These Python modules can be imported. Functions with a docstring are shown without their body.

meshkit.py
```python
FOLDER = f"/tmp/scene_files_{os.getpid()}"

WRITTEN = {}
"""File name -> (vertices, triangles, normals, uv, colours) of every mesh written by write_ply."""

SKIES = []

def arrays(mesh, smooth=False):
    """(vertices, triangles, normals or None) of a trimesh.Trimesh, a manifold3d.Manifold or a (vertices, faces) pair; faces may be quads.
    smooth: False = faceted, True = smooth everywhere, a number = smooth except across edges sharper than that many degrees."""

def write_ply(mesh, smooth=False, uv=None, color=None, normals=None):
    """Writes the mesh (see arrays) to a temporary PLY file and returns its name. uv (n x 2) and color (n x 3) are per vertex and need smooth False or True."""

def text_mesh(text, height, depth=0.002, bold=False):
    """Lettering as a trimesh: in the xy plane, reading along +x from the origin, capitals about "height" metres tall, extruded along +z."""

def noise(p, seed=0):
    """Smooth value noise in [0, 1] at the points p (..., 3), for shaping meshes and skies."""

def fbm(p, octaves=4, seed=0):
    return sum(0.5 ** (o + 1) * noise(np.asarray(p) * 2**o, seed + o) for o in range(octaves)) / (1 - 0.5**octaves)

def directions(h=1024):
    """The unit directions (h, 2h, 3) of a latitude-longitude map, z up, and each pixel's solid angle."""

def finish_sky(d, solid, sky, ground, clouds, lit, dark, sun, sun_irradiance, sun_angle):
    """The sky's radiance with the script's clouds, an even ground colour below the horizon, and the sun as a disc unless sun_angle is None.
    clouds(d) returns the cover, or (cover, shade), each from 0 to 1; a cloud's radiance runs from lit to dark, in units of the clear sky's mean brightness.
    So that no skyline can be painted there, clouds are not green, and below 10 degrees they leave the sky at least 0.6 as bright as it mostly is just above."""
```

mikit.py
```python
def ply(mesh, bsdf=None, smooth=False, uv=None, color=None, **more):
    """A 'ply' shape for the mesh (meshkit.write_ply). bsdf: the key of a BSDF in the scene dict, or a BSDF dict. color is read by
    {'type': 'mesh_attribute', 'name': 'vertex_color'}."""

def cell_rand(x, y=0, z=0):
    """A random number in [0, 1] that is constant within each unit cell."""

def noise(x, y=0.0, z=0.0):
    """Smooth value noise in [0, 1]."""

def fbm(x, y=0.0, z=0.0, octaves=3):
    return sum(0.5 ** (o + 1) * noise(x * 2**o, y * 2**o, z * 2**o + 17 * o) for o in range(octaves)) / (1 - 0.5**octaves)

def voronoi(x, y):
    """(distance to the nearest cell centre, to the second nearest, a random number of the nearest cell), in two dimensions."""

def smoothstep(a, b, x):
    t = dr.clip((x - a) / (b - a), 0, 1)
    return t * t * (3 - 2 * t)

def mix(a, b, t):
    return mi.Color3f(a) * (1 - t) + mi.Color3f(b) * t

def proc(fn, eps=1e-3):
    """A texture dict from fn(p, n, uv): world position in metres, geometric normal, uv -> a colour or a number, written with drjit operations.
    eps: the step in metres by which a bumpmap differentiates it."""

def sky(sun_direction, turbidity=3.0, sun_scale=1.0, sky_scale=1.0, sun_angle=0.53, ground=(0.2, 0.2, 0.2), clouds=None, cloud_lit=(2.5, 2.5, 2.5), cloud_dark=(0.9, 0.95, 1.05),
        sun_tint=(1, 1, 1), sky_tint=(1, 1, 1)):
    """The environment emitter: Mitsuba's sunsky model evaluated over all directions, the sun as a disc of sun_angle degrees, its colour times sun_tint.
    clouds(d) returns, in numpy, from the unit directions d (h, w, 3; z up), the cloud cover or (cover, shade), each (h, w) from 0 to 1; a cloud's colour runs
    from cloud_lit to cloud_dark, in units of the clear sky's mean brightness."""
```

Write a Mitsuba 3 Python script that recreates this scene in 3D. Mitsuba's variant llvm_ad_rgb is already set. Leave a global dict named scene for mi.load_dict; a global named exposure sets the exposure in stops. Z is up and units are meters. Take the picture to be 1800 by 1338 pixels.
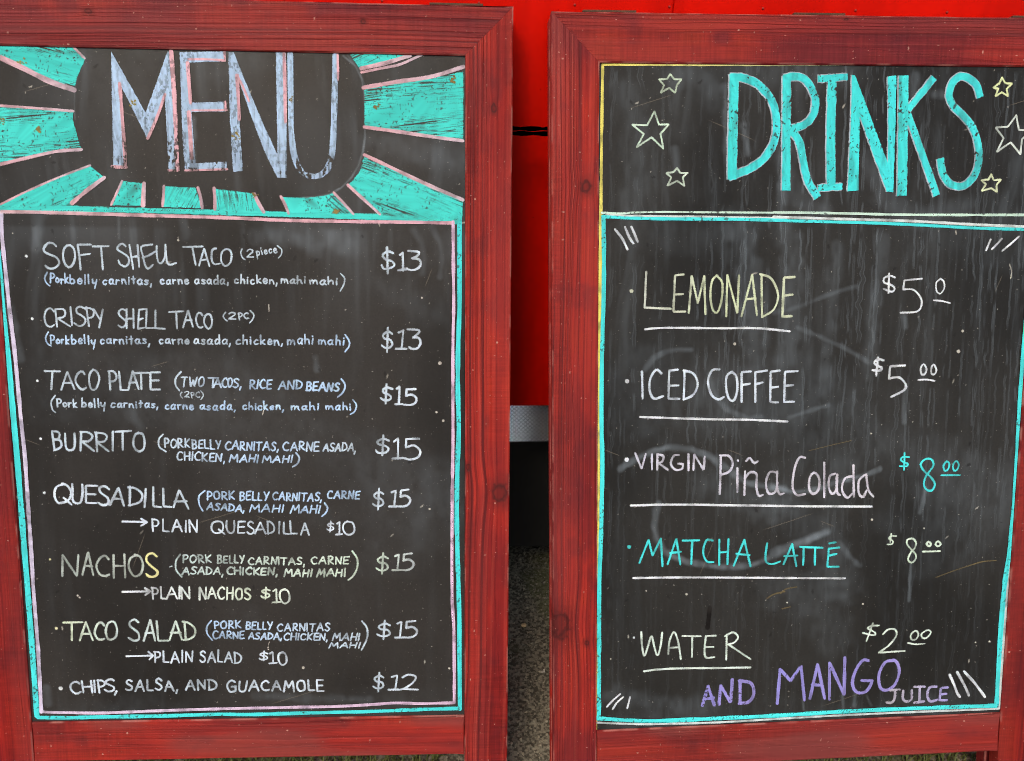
import math, random, numpy as np, trimesh, shapely, drjit as dr, mitsuba as mi, mikit, meshkit
from shapely.geometry import Polygon, MultiPoint, box as sbox
from shapely.ops import unary_union
from mikit import noise, fbm, cell_rand, smoothstep, mix, proc
T4 = mi.ScalarTransform4f
rng = np.random.default_rng(7)
scene, labels = {}, {}

# ---------------------------------------------------------------- camera, sky, exposure
CAM_H, FWD, UPV = 1.07693, [0.0, 0.882995, -0.469382], [-0.02208, 0.469268, 0.88278]
scene['camera'] = {'type': 'perspective', 'fov': 2 * math.degrees(math.atan(900 / 1348)), 'fov_axis': 'x', 'near_clip': 0.02, 'far_clip': 1000.0,
    'to_world': T4().look_at(origin=[0, 0, CAM_H], target=[FWD[0], FWD[1], CAM_H + FWD[2]], up=UPV)}
scene['sky'] = mikit.sky((-0.22, -0.62, 0.75), turbidity=4, sun_scale=0.28, sun_angle=22, clouds=lambda d: 1.0, cloud_lit=(1.72, 1.8, 1.92), cloud_dark=(1.2, 1.25, 1.35))
exposure = 2.38

# ---------------------------------------------------------------- helpers
def key_for(base):
    if base not in scene and base not in labels: return base
    k = 1
    while f'{base}_{k:03d}' in scene or f'{base}_{k:03d}' in labels: k += 1
    return f'{base}_{k:03d}'

def put(name, mesh, bsdf, parent=None, at=None, label=None, **kw):
    key = key_for((parent + '__' if parent else '') + name)
    scene[key] = mikit.ply(mesh, bsdf, **kw)
    if at is not None: scene[key]['to_world'] = T4(at)
    if label: labels[key] = {'label': label}
    return key

def say(key, label=None, cat=None, group=None, kind=None):
    d = labels.setdefault(key, {})
    for k, v in (('label', label), ('category', cat), ('group', group), ('kind', kind)):
        if v: d[k] = v
    return key

def box(x0, x1, y0, y1, z0, z1, r=0.0):
    """A box, its edges chamfered by r."""
    if r <= 0:
        return trimesh.creation.box(bounds=[[x0, y0, z0], [x1, y1, z1]])
    P = []
    for sx in (0, 1):
        for sy in (0, 1):
            for sz in (0, 1):
                c = np.array([(x0, x1)[sx], (y0, y1)[sy], (z0, z1)[sz]]); s = np.array([1 - 2 * sx, 1 - 2 * sy, 1 - 2 * sz]) * r
                P += [c + s * m for m in ((0, 1, 1), (1, 0, 1), (1, 1, 0))]
    return trimesh.convex.convex_hull(np.array(P))

# ---------------------------------------------------------------- materials
KNOTS = [  # (board member, along, across, radius along, radius across): dark knots and nail heads of the timber
 (1, 0.5324, 0.0228, 0.0035, 0.003),
 (1, 0.1928, 0.0184, 0.0045, 0.003),
 (3, 0.1254, 0.0368, 0.006, 0.003),
 (3, 0.6352, 0.0475, 0.014, 0.011),
 (3, 0.6000, 0.0045, 0.005, 0.003),
 (10, 0.2144, 0.0442, 0.008, 0.007),
 (10, 0.8301, 0.0465, 0.004, 0.0035),
 (10, 0.8041, 0.0102, 0.02, 0.013),
 (9, 0.3801, 0.0051, 0.003, 0.0014),
]
def member_coords(uv):
    idx = dr.floor(uv.y + 0.5)
    return uv.x, uv.y - idx, idx

def grain(u, v, i):
    """(wandering growth lines from 0 to 1, fine fibres, how weathered and ridged this strip of the plank is)."""
    wob = 0.0024 * noise(u * 9.0, i * 3.3) + 0.010 * (noise(u * 1.7 + i, v * 8.0, i) - 0.5)
    for (k, ku, kv, ru, rv) in KNOTS:            # the lines flow round the knots
        a = (u - ku) / (ru * 2.6); b = (v - kv) / (rv * 2.2)
        wob = wob + dr.select(dr.abs(i - k) < 0.5, 1.0, 0.0) * 0.9 * rv * b * dr.exp(-(a * a + b * b))
    ring = 0.65 * noise(u * 1.3 + i * 5.1, (v + wob) * 360.0, i * 7.7) + 0.35 * noise(u * 2.4 + i * 2.1, (v + wob) * 800.0, i * 3.7)
    fine = noise(u * 26.0, (v + wob) * 2300.0, i + 2.0)
    worn = smoothstep(0.38, 0.72, noise(u * 1.2, v * 30.0, i * 4.1 + 3.0)) * 0.7
    for k, v0, v1 in ((10.0, -0.01, 0.036), (9.0, 0.0, 0.022), (3.0, -0.01, 0.03), (1.0, 0.026, 0.060)):   # planks with a raised, weathered grain
        worn = dr.maximum(worn, dr.select(dr.abs(i - k) < 0.5, 1.0, 0.0) * smoothstep(v0 - 0.004, v0 + 0.002, v) * smoothstep(v1 + 0.006, v1 - 0.004, v))
    zero = 0.6 * noise(u * 1.1 + i * 6.1, (v + wob) * 300.0, i * 2.7) + 0.4 * noise(u * 5.0 + i, (v + wob) * 520.0, i * 8.7)
    line = smoothstep(0.86, 0.97, 1.0 - dr.abs(2.0 * zero - 1.0)) * (0.35 + 0.65 * noise(u * 7.0, v * 130.0, i + 4.0))
    return ring, fine, worn, line

def wood_height(p, n, uv):
    u, v, i = member_coords(uv)
    ring, fine, worn, line = grain(u, v, i)
    return (ring * (0.2 + 0.8 * worn) + fine * 0.14 - line * (0.25 + 0.6 * worn)) * 0.0014

def wood_color(p, n, uv):
    u, v, i = member_coords(uv)
    ring, fine, worn, line = grain(u, v, i)
    cloud = fbm(u * 8.0 + i * 3.7, v * 22.0, i * 1.9, octaves=5)
    cloud2 = fbm(u * 26.0 + i * 1.7, v * 34.0, i * 2.9 + 5.0, octaves=4)
    saw = noise(u * 640.0, v * 40.0, i) * smoothstep(0.40, 0.62, noise(u * 4.0, v * 26.0, i + 9.0))
    c = mix((0.42, 0.022, 0.014), (0.200, 0.014, 0.016), smoothstep(0.38, 0.72, cloud))
    c = mix(c, (0.090, 0.013, 0.019), 0.50 * smoothstep(0.54, 0.80, cloud2))
    c = mix(c, (0.44, 0.028, 0.012), 0.60 * smoothstep(0.56, 0.34, cloud2) * smoothstep(0.52, 0.34, cloud))
    c = c * (0.80 + 0.34 * ring) * (0.82 + 0.36 * fine)
    pale = smoothstep(0.60, 0.78, ring) * (0.35 + 0.65 * worn)
    c = mix(c, (0.52, 0.095, 0.070), 0.38 * pale)
    dark = smoothstep(0.42, 0.24, ring) * (0.30 + 0.70 * worn)
    c = mix(c, (0.050, 0.006, 0.009), 0.85 * dark)
    c = mix(c, (0.060, 0.006, 0.009), line * (0.20 + 0.40 * worn))
    c = c * (1.0 - 0.30 * saw) * 0.93
    for k, tone in ((1.0, (0.80, 1.25, 1.55)), (3.0, (1.10, 1.15, 1.05)), (9.0, (0.82, 1.25, 1.45)), (10.0, (0.92, 1.05, 1.1)), (11.0, (0.72, 0.8, 0.85)), (2.0, (0.90, 0.9, 0.95)), (12.0, (0.86, 1.0, 1.05))):   # every plank took the stain differently
        c = dr.select(dr.abs(i - k) < 0.5, c * mi.Color3f(*tone), c)
    low = dr.select((dr.abs(i - 4.0) < 0.5) | (dr.abs(i - 12.0) < 0.5), 1.0, 0.0)
    c = mix(c, (0.20, 0.050, 0.045), low * (0.20 + 0.45 * smoothstep(0.4, 0.7, noise(u * 9.0, v * 28.0, 3.0))))
    edge = smoothstep(0.0020, 0.0004, dr.minimum(dr.abs(v - 0.0004), dr.abs(v - 0.0606)))
    c = mix(c, (0.50, 0.20, 0.17), 0.55 * edge * smoothstep(0.3, 0.7, noise(u * 60.0, i, 5.0)))
    c = mix(c, (0.25, 0.038, 0.036), 0.34 * worn)
    fade = smoothstep(0.40, 0.75, noise(u * 3.0 + 3.0, v * 18.0, i * 2.3)) * 0.22
    c = mix(c, (0.26, 0.050, 0.048), fade)
    for (k, ku, kv, ru, rv) in KNOTS:
        a = (u - ku) / ru; b = (v - kv) / rv
        d = dr.sqrt(a * a + b * b) + 0.45 * (noise(u * 300.0, v * 300.0) - 0.5)
        on = dr.select(dr.abs(i - k) < 0.5, 1.0, 0.0)
        c = mix(c, (0.040, 0.012, 0.012), on * smoothstep(1.25, 0.75, d) * (0.9 - 0.55 * smoothstep(0.8, 0.4, d)))
        c = mix(c, (0.10, 0.016, 0.016), on * 0.45 * smoothstep(2.6, 1.0, d))
    for cell, prob, rad, s in ((0.011, 0.08, 0.0008, 1.0), (0.0045, 0.04, 0.00042, 2.0), (0.037, 0.13, 0.0014, 3.0)):
        a, b = uv.x / cell, uv.y / (cell * 0.8)
        ia, ib = dr.floor(a), dr.floor(b)
        r1, r2, r3, r4 = (cell_rand(ia, ib, s * 10 + q) for q in range(4))
        dx = (a - ia - 0.2 - 0.6 * r2) * cell; dy = (b - ib - 0.2 - 0.6 * r3) * cell * 0.8
        dd = dr.sqrt(dr.square(dx * (0.45 + 0.8 * r4)) + dr.square(dy * (1.3 - 0.8 * r4))) + rad * 0.8 * (noise(uv.x * 1900, uv.y * 1900) - 0.5)
        c = mix(c, (0.55, 0.28, 0.23), dr.select(r1 < prob, 1.0, 0.0) * smoothstep(rad * (0.6 + 0.6 * r4), rad * 0.35, dd) * (0.4 + 0.6 * r3))
    return c

scene['stained_wood'] = {'type': 'bumpmap', 'arbitrary': proc(wood_height, 3e-4), 'scale': 1.0,
    'bsdf': {'type': 'principled', 'base_color': proc(wood_color), 'roughness': 0.48, 'specular': 0.10}}

SMUDGES = [('R',9.7,0.55,[-263.0,76.0,-248.0,66.0,-233.0,58.0,-216.0,51.0,-199.0,48.0,-181.0,49.0,-163.0,53.0,-147.0,60.0,-131.0,69.0,-116.0,79.0,-103.0,90.0,-88.0,100.0,-71.0,104.0,-52.0,107.0,-35.0,110.0]),('R',8.1,0.55,[-51.0,107.0,-35.0,112.0,-18.0,114.0,-1.0,113.0,16.0,109.0,32.0,104.0,49.0,99.0,65.0,96.0,82.0,91.0,97.0,85.0]),('R',9.3,0.55,[-211.0,125.0,-216.0,142.0,-217.0,160.0,-212.0,177.0,-202.0,192.0,-188.0,202.0,-171.0,209.0,-154.0,213.0,-136.0,216.0,-118.0,218.0,-100.0,219.0,-82.0,218.0,-65.0,212.0,-49.0,205.0,-32.0,199.0]),('R',11.6,0.7,[-48.0,199.0,-29.0,193.0,-10.0,186.0,9.0,179.0,28.0,173.0]),('R',8.7,0.3,[45.0,189.0,59.0,207.0,76.0,222.0]),('R',8.3,0.35,[-232.0,-58.0,-221.0,-73.0,-205.0,-82.0,-188.0,-85.0,-170.0,-84.0]),('R',8.3,0.35,[-144.0,-50.0,-141.0,-33.0,-133.0,-17.0,-121.0,-4.0,-106.0,5.0,-90.0,10.0,-72.0,9.0]),('R',7.1,0.35,[-33.0,10.0,21.0,-6.0]),('R',7.6,0.25,[-59.0,-133.0,-40.0,-135.0,-21.0,-141.0,-3.0,-148.0,15.0,-155.0,33.0,-161.0,52.0,-166.0]),('R',7.1,0.3,[-26.0,-112.0,-8.0,-105.0,9.0,-98.0,26.0,-90.0,43.0,-82.0,60.0,-73.0,76.0,-63.0]),('R',8.5,0.4,[122.0,-129.0,124.0,-111.0]),('R',7.1,0.4,[128.0,-25.0,129.0,20.0]),('R',7.0,0.4,[165.0,115.0,159.0,148.0]),('R',5.4,0.4,[150.0,220.0,150.0,276.0]),('R',11.2,0.3,[-132.0,-422.0,-127.0,-329.0]),('R',11.2,0.35,[-198.0,-345.0,-195.0,-320.0]),('R',10.1,0.35,[-107.0,-374.0,-100.0,-339.0]),('R',13.5,0.3,[121.0,-438.0,120.0,-414.0]),('R',11.2,0.3,[147.0,-414.0,162.0,-414.0]),('R',13.5,0.3,[-55.0,-298.0,-54.0,-260.0]),('R',5.0,0.35,[1.0,418.0,3.0,433.0]),('R',5.0,0.4,[59.0,414.0,61.0,436.0]),('R',5.0,0.3,[78.0,409.0,77.0,430.0]),('R',5.0,0.25,[95.0,416.0,102.0,431.0]),('R',38.1,0.16,[-262.0,-417.0,-255.0,-399.0,-249.0,-380.0,-246.0,-362.0,-244.0,-343.0,-244.0,-324.0,-246.0,-305.0,-249.0,-286.0,-254.0,-267.0]),('R',29.2,0.16,[-201.0,-429.0,-181.0,-442.0,-166.0,-442.0,-155.0,-428.0,-148.0,-402.0]),('R',31.4,0.2,[-53.0,-349.0,-52.0,-327.0,-48.0,-308.0,-40.0,-293.0,-29.0,-281.0,-15.0,-272.0,2.0,-267.0]),('R',29.2,0.2,[66.0,-329.0,73.0,-308.0,82.0,-290.0,93.0,-277.0,107.0,-267.0,122.0,-260.0,139.0,-258.0,158.0,-259.0,179.0,-264.0,202.0,-272.0]),('R',46.3,0.14,[-142.0,105.0,-125.0,112.0,-107.0,118.0,-90.0,123.0,-71.0,127.0,-53.0,130.0,-34.0,131.0]),('R',57.9,0.13,[-50.0,135.0,-32.0,143.0,-16.0,152.0,-2.0,164.0,10.0,177.0,20.0,193.0,28.0,210.0,33.0,229.0,37.0,249.0]),('R',38.6,0.11,[46.0,75.0,40.0,93.0,36.0,111.0,33.0,129.0,33.0,148.0,34.0,166.0,37.0,183.0,41.0,201.0,48.0,219.0,56.0,237.0,65.0,254.0]),('R',61.8,0.13,[-47.0,250.0,-26.0,252.0,-9.0,258.0,7.0,266.0,19.0,277.0,29.0,291.0,36.0,308.0,40.0,328.0]),('R',47.2,0.1,[-254.0,-241.0,-237.0,-238.0,-219.0,-235.0,-202.0,-233.0,-185.0,-232.0,-167.0,-232.0,-150.0,-233.0,-133.0,-235.0,-115.0,-237.0,-98.0,-241.0]),('R',37.8,0.2,[-110.0,-252.0,-106.0,-234.0,-102.0,-216.0,-99.0,-198.0,-95.0,-180.0,-93.0,-162.0,-90.0,-144.0,-87.0,-126.0,-85.0,-108.0,-83.0,-90.0,-82.0,-72.0]),('R',35.4,0.24,[-49.0,-247.0,-43.0,-230.0,-38.0,-213.0,-35.0,-195.0,-32.0,-178.0,-31.0,-160.0,-30.0,-143.0,-31.0,-125.0,-32.0,-107.0,-35.0,-89.0,-38.0,-71.0]),('R',29.0,0.16,[-273.0,398.0,-256.0,402.0,-239.0,407.0,-222.0,410.0,-205.0,413.0,-188.0,416.0,-170.0,418.0,-153.0,419.0,-136.0,420.0]),('R',21.3,0.2,[26.0,-220.0,25.0,-202.0,23.0,-185.0,22.0,-167.0,21.0,-149.0,20.0,-131.0,19.0,-113.0,18.0,-96.0,17.0,-78.0,17.0,-60.0,16.0,-42.0,16.0,-24.0]),('R',18.9,0.2,[86.0,-229.0,85.0,-211.0,84.0,-192.0,83.0,-174.0,82.0,-156.0,81.0,-138.0,80.0,-120.0,79.0,-101.0,78.0,-83.0,77.0,-65.0,76.0,-47.0]),('L',3.1,0.6,[145.0,-447.0,160.0,-435.0,168.0,-419.0,171.0,-401.0,172.0,-383.0,171.0,-365.0,171.0,-346.0,168.0,-328.0,162.0,-311.0,153.0,-296.0,140.0,-283.0,124.0,-274.0,106.0,-270.0,88.0,-269.0]),('L',2.2,0.3,[150.0,-448.0,164.0,-431.0,172.0,-412.0,173.0,-390.0]),('L',8.9,0.45,[-48.0,-366.0,-49.0,-315.0]),('L',2.0,0.35,[-178.0,-437.0,-187.0,-420.0,-192.0,-402.0,-194.0,-382.0,-194.0,-363.0]),('L',11.2,0.18,[233.0,-229.0,243.0,-212.0,246.0,-193.0,243.0,-174.0]),('L',8.0,0.2,[256.0,-234.0,267.0,-214.0,270.0,-192.0,267.0,-169.0]),('L',8.9,0.3,[101.0,-60.0,102.0,-44.0]),('L',20.1,0.2,[49.0,-220.0,108.0,-203.0]),('L',4.5,0.2,[-146.0,-244.0,-147.0,-214.0]),('L',13.4,0.25,[-64.0,-245.0,-63.0,-217.0]),('L',15.6,0.2,[-244.0,-243.0,-253.0,-202.0]),('L',15.2,0.2,[-144.0,14.0,-133.0,34.0]),('L',35.8,0.2,[34.0,-222.0,53.0,-226.0,72.0,-228.0,90.0,-227.0,108.0,-224.0,126.0,-218.0,144.0,-210.0]),('L',44.7,0.1,[201.0,-151.0,220.0,-143.0,238.0,-133.0,253.0,-120.0]),('L',26.8,0.09,[252.0,85.0,251.0,105.0,250.0,124.0,246.0,144.0,242.0,163.0,237.0,182.0,230.0,201.0]),('L',13.4,0.2,[5.0,417.0,23.0,418.0,41.0,419.0,59.0,420.0,77.0,421.0,95.0,422.0,112.0,423.0,130.0,424.0,148.0,424.0,166.0,425.0]),('L',33.5,0.16,[177.0,-342.0,195.0,-337.0,214.0,-333.0,232.0,-329.0,251.0,-324.0,269.0,-320.0,287.0,-315.0]),('L',11.4,0.22,[-278.0,400.0,-277.0,424.0]),('L',13.4,0.25,[-294.0,-134.0,-290.0,-115.0,-287.0,-96.0,-285.0,-78.0,-284.0,-58.0])]

def dots(x, y, cell, prob, rad, s, stretch=0.0):
    a, b = x / cell, y / cell
    ia, ib = dr.floor(a), dr.floor(b)
    r1, r2, r3, r4, r5 = (cell_rand(ia, ib, s * 10 + q) for q in range(5))
    dx = (a - ia - 0.25 - 0.5 * r2) * cell; dy = (b - ib - 0.25 - 0.5 * r3) * cell
    k = 1.0 - stretch * r5
    ca, sa = dr.cos(r4 * 6.3), dr.sin(r4 * 6.3)
    d = dr.sqrt(dr.square((ca * dx + sa * dy) * k) + dr.square(ca * dy - sa * dx)) + rad * 0.7 * (noise(x * 1500, y * 1500) - 0.5)
    return dr.select(r1 < prob, 1.0, 0.0) * smoothstep(rad * (0.5 + 0.8 * r5), rad * 0.3, d) * (0.3 + 0.7 * r3)

def drip_lines(x, y, cell, s, prob, wmax):
    """Thin dried water runs: one wandering vertical line in some columns, brighter at its rims."""
    a = x / cell; ia = dr.floor(a)
    r1, r2, r3, r4 = (cell_rand(ia, s, q) for q in range(4))
    c = 0.3 + 0.4 * r2 + 0.36 * (noise(y * 34.0, ia * 3.1, s) - 0.5) + 0.22 * (noise(y * 120.0, ia * 1.3, s + 2) - 0.5)
    d = dr.abs(a - ia - c) * cell
    w = wmax * (0.35 + 0.65 * r3) * (0.5 + noise(y * 50.0, ia, s + 4))
    rim = smoothstep(0.0011, 0.0002, dr.abs(d - w)) * 0.9 + 0.30 * smoothstep(w, 0.0, d)
    run = smoothstep(0.25, 0.75, noise(y * 7.0 + r4 * 9.0, ia, s + 6)) * smoothstep(0.2, 0.6, noise(y * 60.0, ia, s + 8))
    return dr.select(r1 < prob, 1.0, 0.0) * rim * run

def board_color(which):
    segs = []
    for b, w, k, q in SMUDGES:
        if b == which:
            P = np.array(q).reshape(-1, 2) / 1000.0
            segs.append((w / 2000.0, k, [(P[j], P[j + 1]) for j in range(len(P) - 1)]))
    def fn(p, n, uv):
        x, y = uv.x, uv.y
        m = fbm(x * 7.0 + 3.0, y * 5.0, 2.0 if which == 'L' else 8.0, octaves=4)
        c = mix(*(((0.0165, 0.0147, 0.0136), (0.0300, 0.0268, 0.0248)) if which == 'L' else ((0.0120, 0.0115, 0.0108), (0.0230, 0.0220, 0.0206))), smoothstep(0.25, 0.75, m))
        c = c * (0.90 + 0.2 * noise(x * 700.0, y * 700.0))
        dust = mi.Float(0)
        wipe = smoothstep(0.52, 0.80, fbm(x * 5.0 + 11.0, y * 9.0, 4.0, octaves=4))
        streak = smoothstep(0.45, 0.90, fbm(x * 60.0 + 1.5 * noise(y * 9.0, x * 8.0), y * 7.0, 1.0, octaves=4)) * noise(x * 190.0, y * 14.0, 3.0)
        if which == 'L':
            top = smoothstep(-0.18, -0.225, y) * smoothstep(-0.232, -0.225, y) + smoothstep(-0.06, -0.225, y) * 0.7
            dust = dust + 0.055 * wipe * fbm(x * 90.0, y * 60.0, 1.0) + streak * (0.10 * top + 0.02) + 0.045 * top * smoothstep(0.35, 0.8, fbm(x * 14.0, y * 9.0, 4.0))
        else:
            up = smoothstep(0.2, -0.25, y)
            dr1 = drip_lines(x, y, 0.0105, 1.0, 0.55, 0.0016) + drip_lines(x + 0.004, y, 0.019, 2.0, 0.6, 0.0026) + 0.6 * drip_lines(x + 0.002, y, 0.0067, 3.0, 0.4, 0.0009)
            zone = 0.35 + 0.65 * smoothstep(0.35, 0.65, fbm(x * 6.0, y * 3.0, 6.0))
            dust = dust + 0.095 * dr1 * zone * (0.6 + 0.5 * up) + 0.05 * streak * (0.5 + up) + 0.085 * wipe * fbm(x * 90.0, y * 40.0, 1.0)
        for half, k, lines in segs:
            best = mi.Float(9.0)
            for a, b in lines:
                d = b - a; L2 = max(float(d @ d), 1e-12)
                t = dr.clip(((x - a[0]) * d[0] + (y - a[1]) * d[1]) / L2, 0.0, 1.0)
                best = dr.minimum(best, dr.square(x - a[0] - t * d[0]) + dr.square(y - a[1] - t * d[1]))
            best = dr.sqrt(best) + half * 0.7 * (noise(x * 90.0, y * 90.0, 5.0) - 0.5)
            dust = dust + k * 0.42 * smoothstep(half * 1.45, half * 0.05, best) * (0.35 + 0.65 * noise(x * 170.0, y * 60.0, 7.0))
        c = mix(c, (0.40, 0.48, 0.56), dr.clip(dust, 0.0, 0.6))
        sp = dots(x, y, 0.013, 0.13, 0.00055, 1.0, 0.6) + dots(x, y, 0.0052, 0.09, 0.00036, 2.0) + dots(x, y, 0.055, 0.15, 0.0012, 3.0, 0.8) + 0.6 * dots(x, y, 0.0024, 0.06, 0.00022, 4.0)
        c = mix(c, (0.42, 0.40, 0.36), dr.clip(sp, 0.0, 0.7))
        c = mix(c, (0.008, 0.007, 0.007), 0.7 * dr.clip(dots(x, y, 0.03, 0.13, 0.0022, 6.0, 0.6), 0.0, 1.0))
        # scratches
        for s, ang in ((1.0, 0.35), (2.0, 1.9), (3.0, 2.8)):
            xa = x * math.cos(ang) + y * math.sin(ang); ya = y * math.cos(ang) - x * math.sin(ang)
            cell = 0.055; iy = dr.floor(ya / cell); ix = dr.floor(xa / 0.16)
            r1, r2, r3 = (cell_rand(ix, iy, s * 20 + q) for q in range(3))
            f = xa / 0.16 - ix; ln = 0.05 + 0.22 * r3
            off = dr.abs(ya / cell - iy - 0.2 - 0.6 * r2 - 0.12 * dr.square(f)) * cell
            c = mix(c, (0.20, 0.17, 0.13), dr.select(r1 < 0.05, 1.0, 0.0) * smoothstep(0.0005, 0.0001, off) * smoothstep(ln, ln * 0.6, dr.abs(f - 0.5)) * 0.6)
        return c
    return fn
def board_rough(p, n, uv):
    return 0.36 + 0.16 * fbm(uv.x * 14.0, uv.y * 11.0) + 0.05 * noise(uv.x * 300.0, uv.y * 300.0)
for which, name in (('L', 'slate_paint'), ('R', 'rain_streaked_slate_paint')):
    scene[name] = {'type': 'principled', 'base_color': proc(board_color(which)), 'roughness': proc(board_rough), 'specular': 0.18}

CHALK = {'type': 'principled', 'base_color': {'type': 'mesh_attribute', 'name': 'vertex_color'}, 'roughness': 0.7, 'specular': 0.12}
BARE = {'type': 'principled', 'base_color': {'type': 'rgb', 'value': [0.028, 0.0245, 0.022]}, 'roughness': 0.45, 'specular': 0.26}
def turned(uv):
    return uv.x * 0.83 + uv.y * 0.56, uv.y * 0.83 - uv.x * 0.56
def ink_weight(p, n, uv):
    a, b = turned(uv)
    return dr.clip(1.0 - 0.36 * smoothstep(0.45, 0.85, noise(a * 75.0, b * 75.0)) - 0.20 * smoothstep(0.5, 0.9, noise(a * 210.0, b * 210.0)) - 0.12 * noise(a * 900.0, b * 900.0, 3.0), 0.0, 1.0)
def paint_weight(p, n, uv):
    a, b = turned(uv)
    pit = smoothstep(0.76, 0.86, noise(a * 520.0, b * 360.0, 2.0)) * smoothstep(0.44, 0.64, noise(a * 50.0, b * 36.0, 9.0))
    thin = smoothstep(0.50, 0.85, fbm(uv.x * 120.0, uv.y * 24.0, 4.0))
    return dr.clip(0.99 - 0.80 * pit - 0.42 * thin - 0.10 * noise(uv.x * 900.0, uv.y * 900.0), 0.0, 1.0)
def border_weight(p, n, uv):
    a, b = turned(uv)
    pit = smoothstep(0.74, 0.84, noise(a * 520.0, b * 380.0, 2.0)) * smoothstep(0.42, 0.66, noise(a * 26.0, b * 22.0, 9.0))
    return dr.clip(0.99 - 0.7 * pit - 0.16 * smoothstep(0.5, 0.8, noise(a * 60.0, b * 60.0)), 0.0, 1.0)
def title_weight(p, n, uv):
    low = smoothstep(-0.375, -0.295, uv.y)          # rubbed thin towards the foot of the letters
    blot = smoothstep(0.50, 0.62, fbm(uv.x * 420.0, uv.y * 230.0, 3.0, octaves=4)) * (0.30 + 0.7 * smoothstep(0.35, 0.65, noise(uv.x * 60.0, uv.y * 30.0, 8.0)))
    thin = smoothstep(0.45, 0.75, noise(uv.x * 420.0, uv.y * 38.0, 1.0))
    return dr.clip(0.97 - blot * (0.48 + 0.46 * low) - thin * (0.16 + 0.34 * low) - 0.16 * low, 0.0, 1.0)
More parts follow.
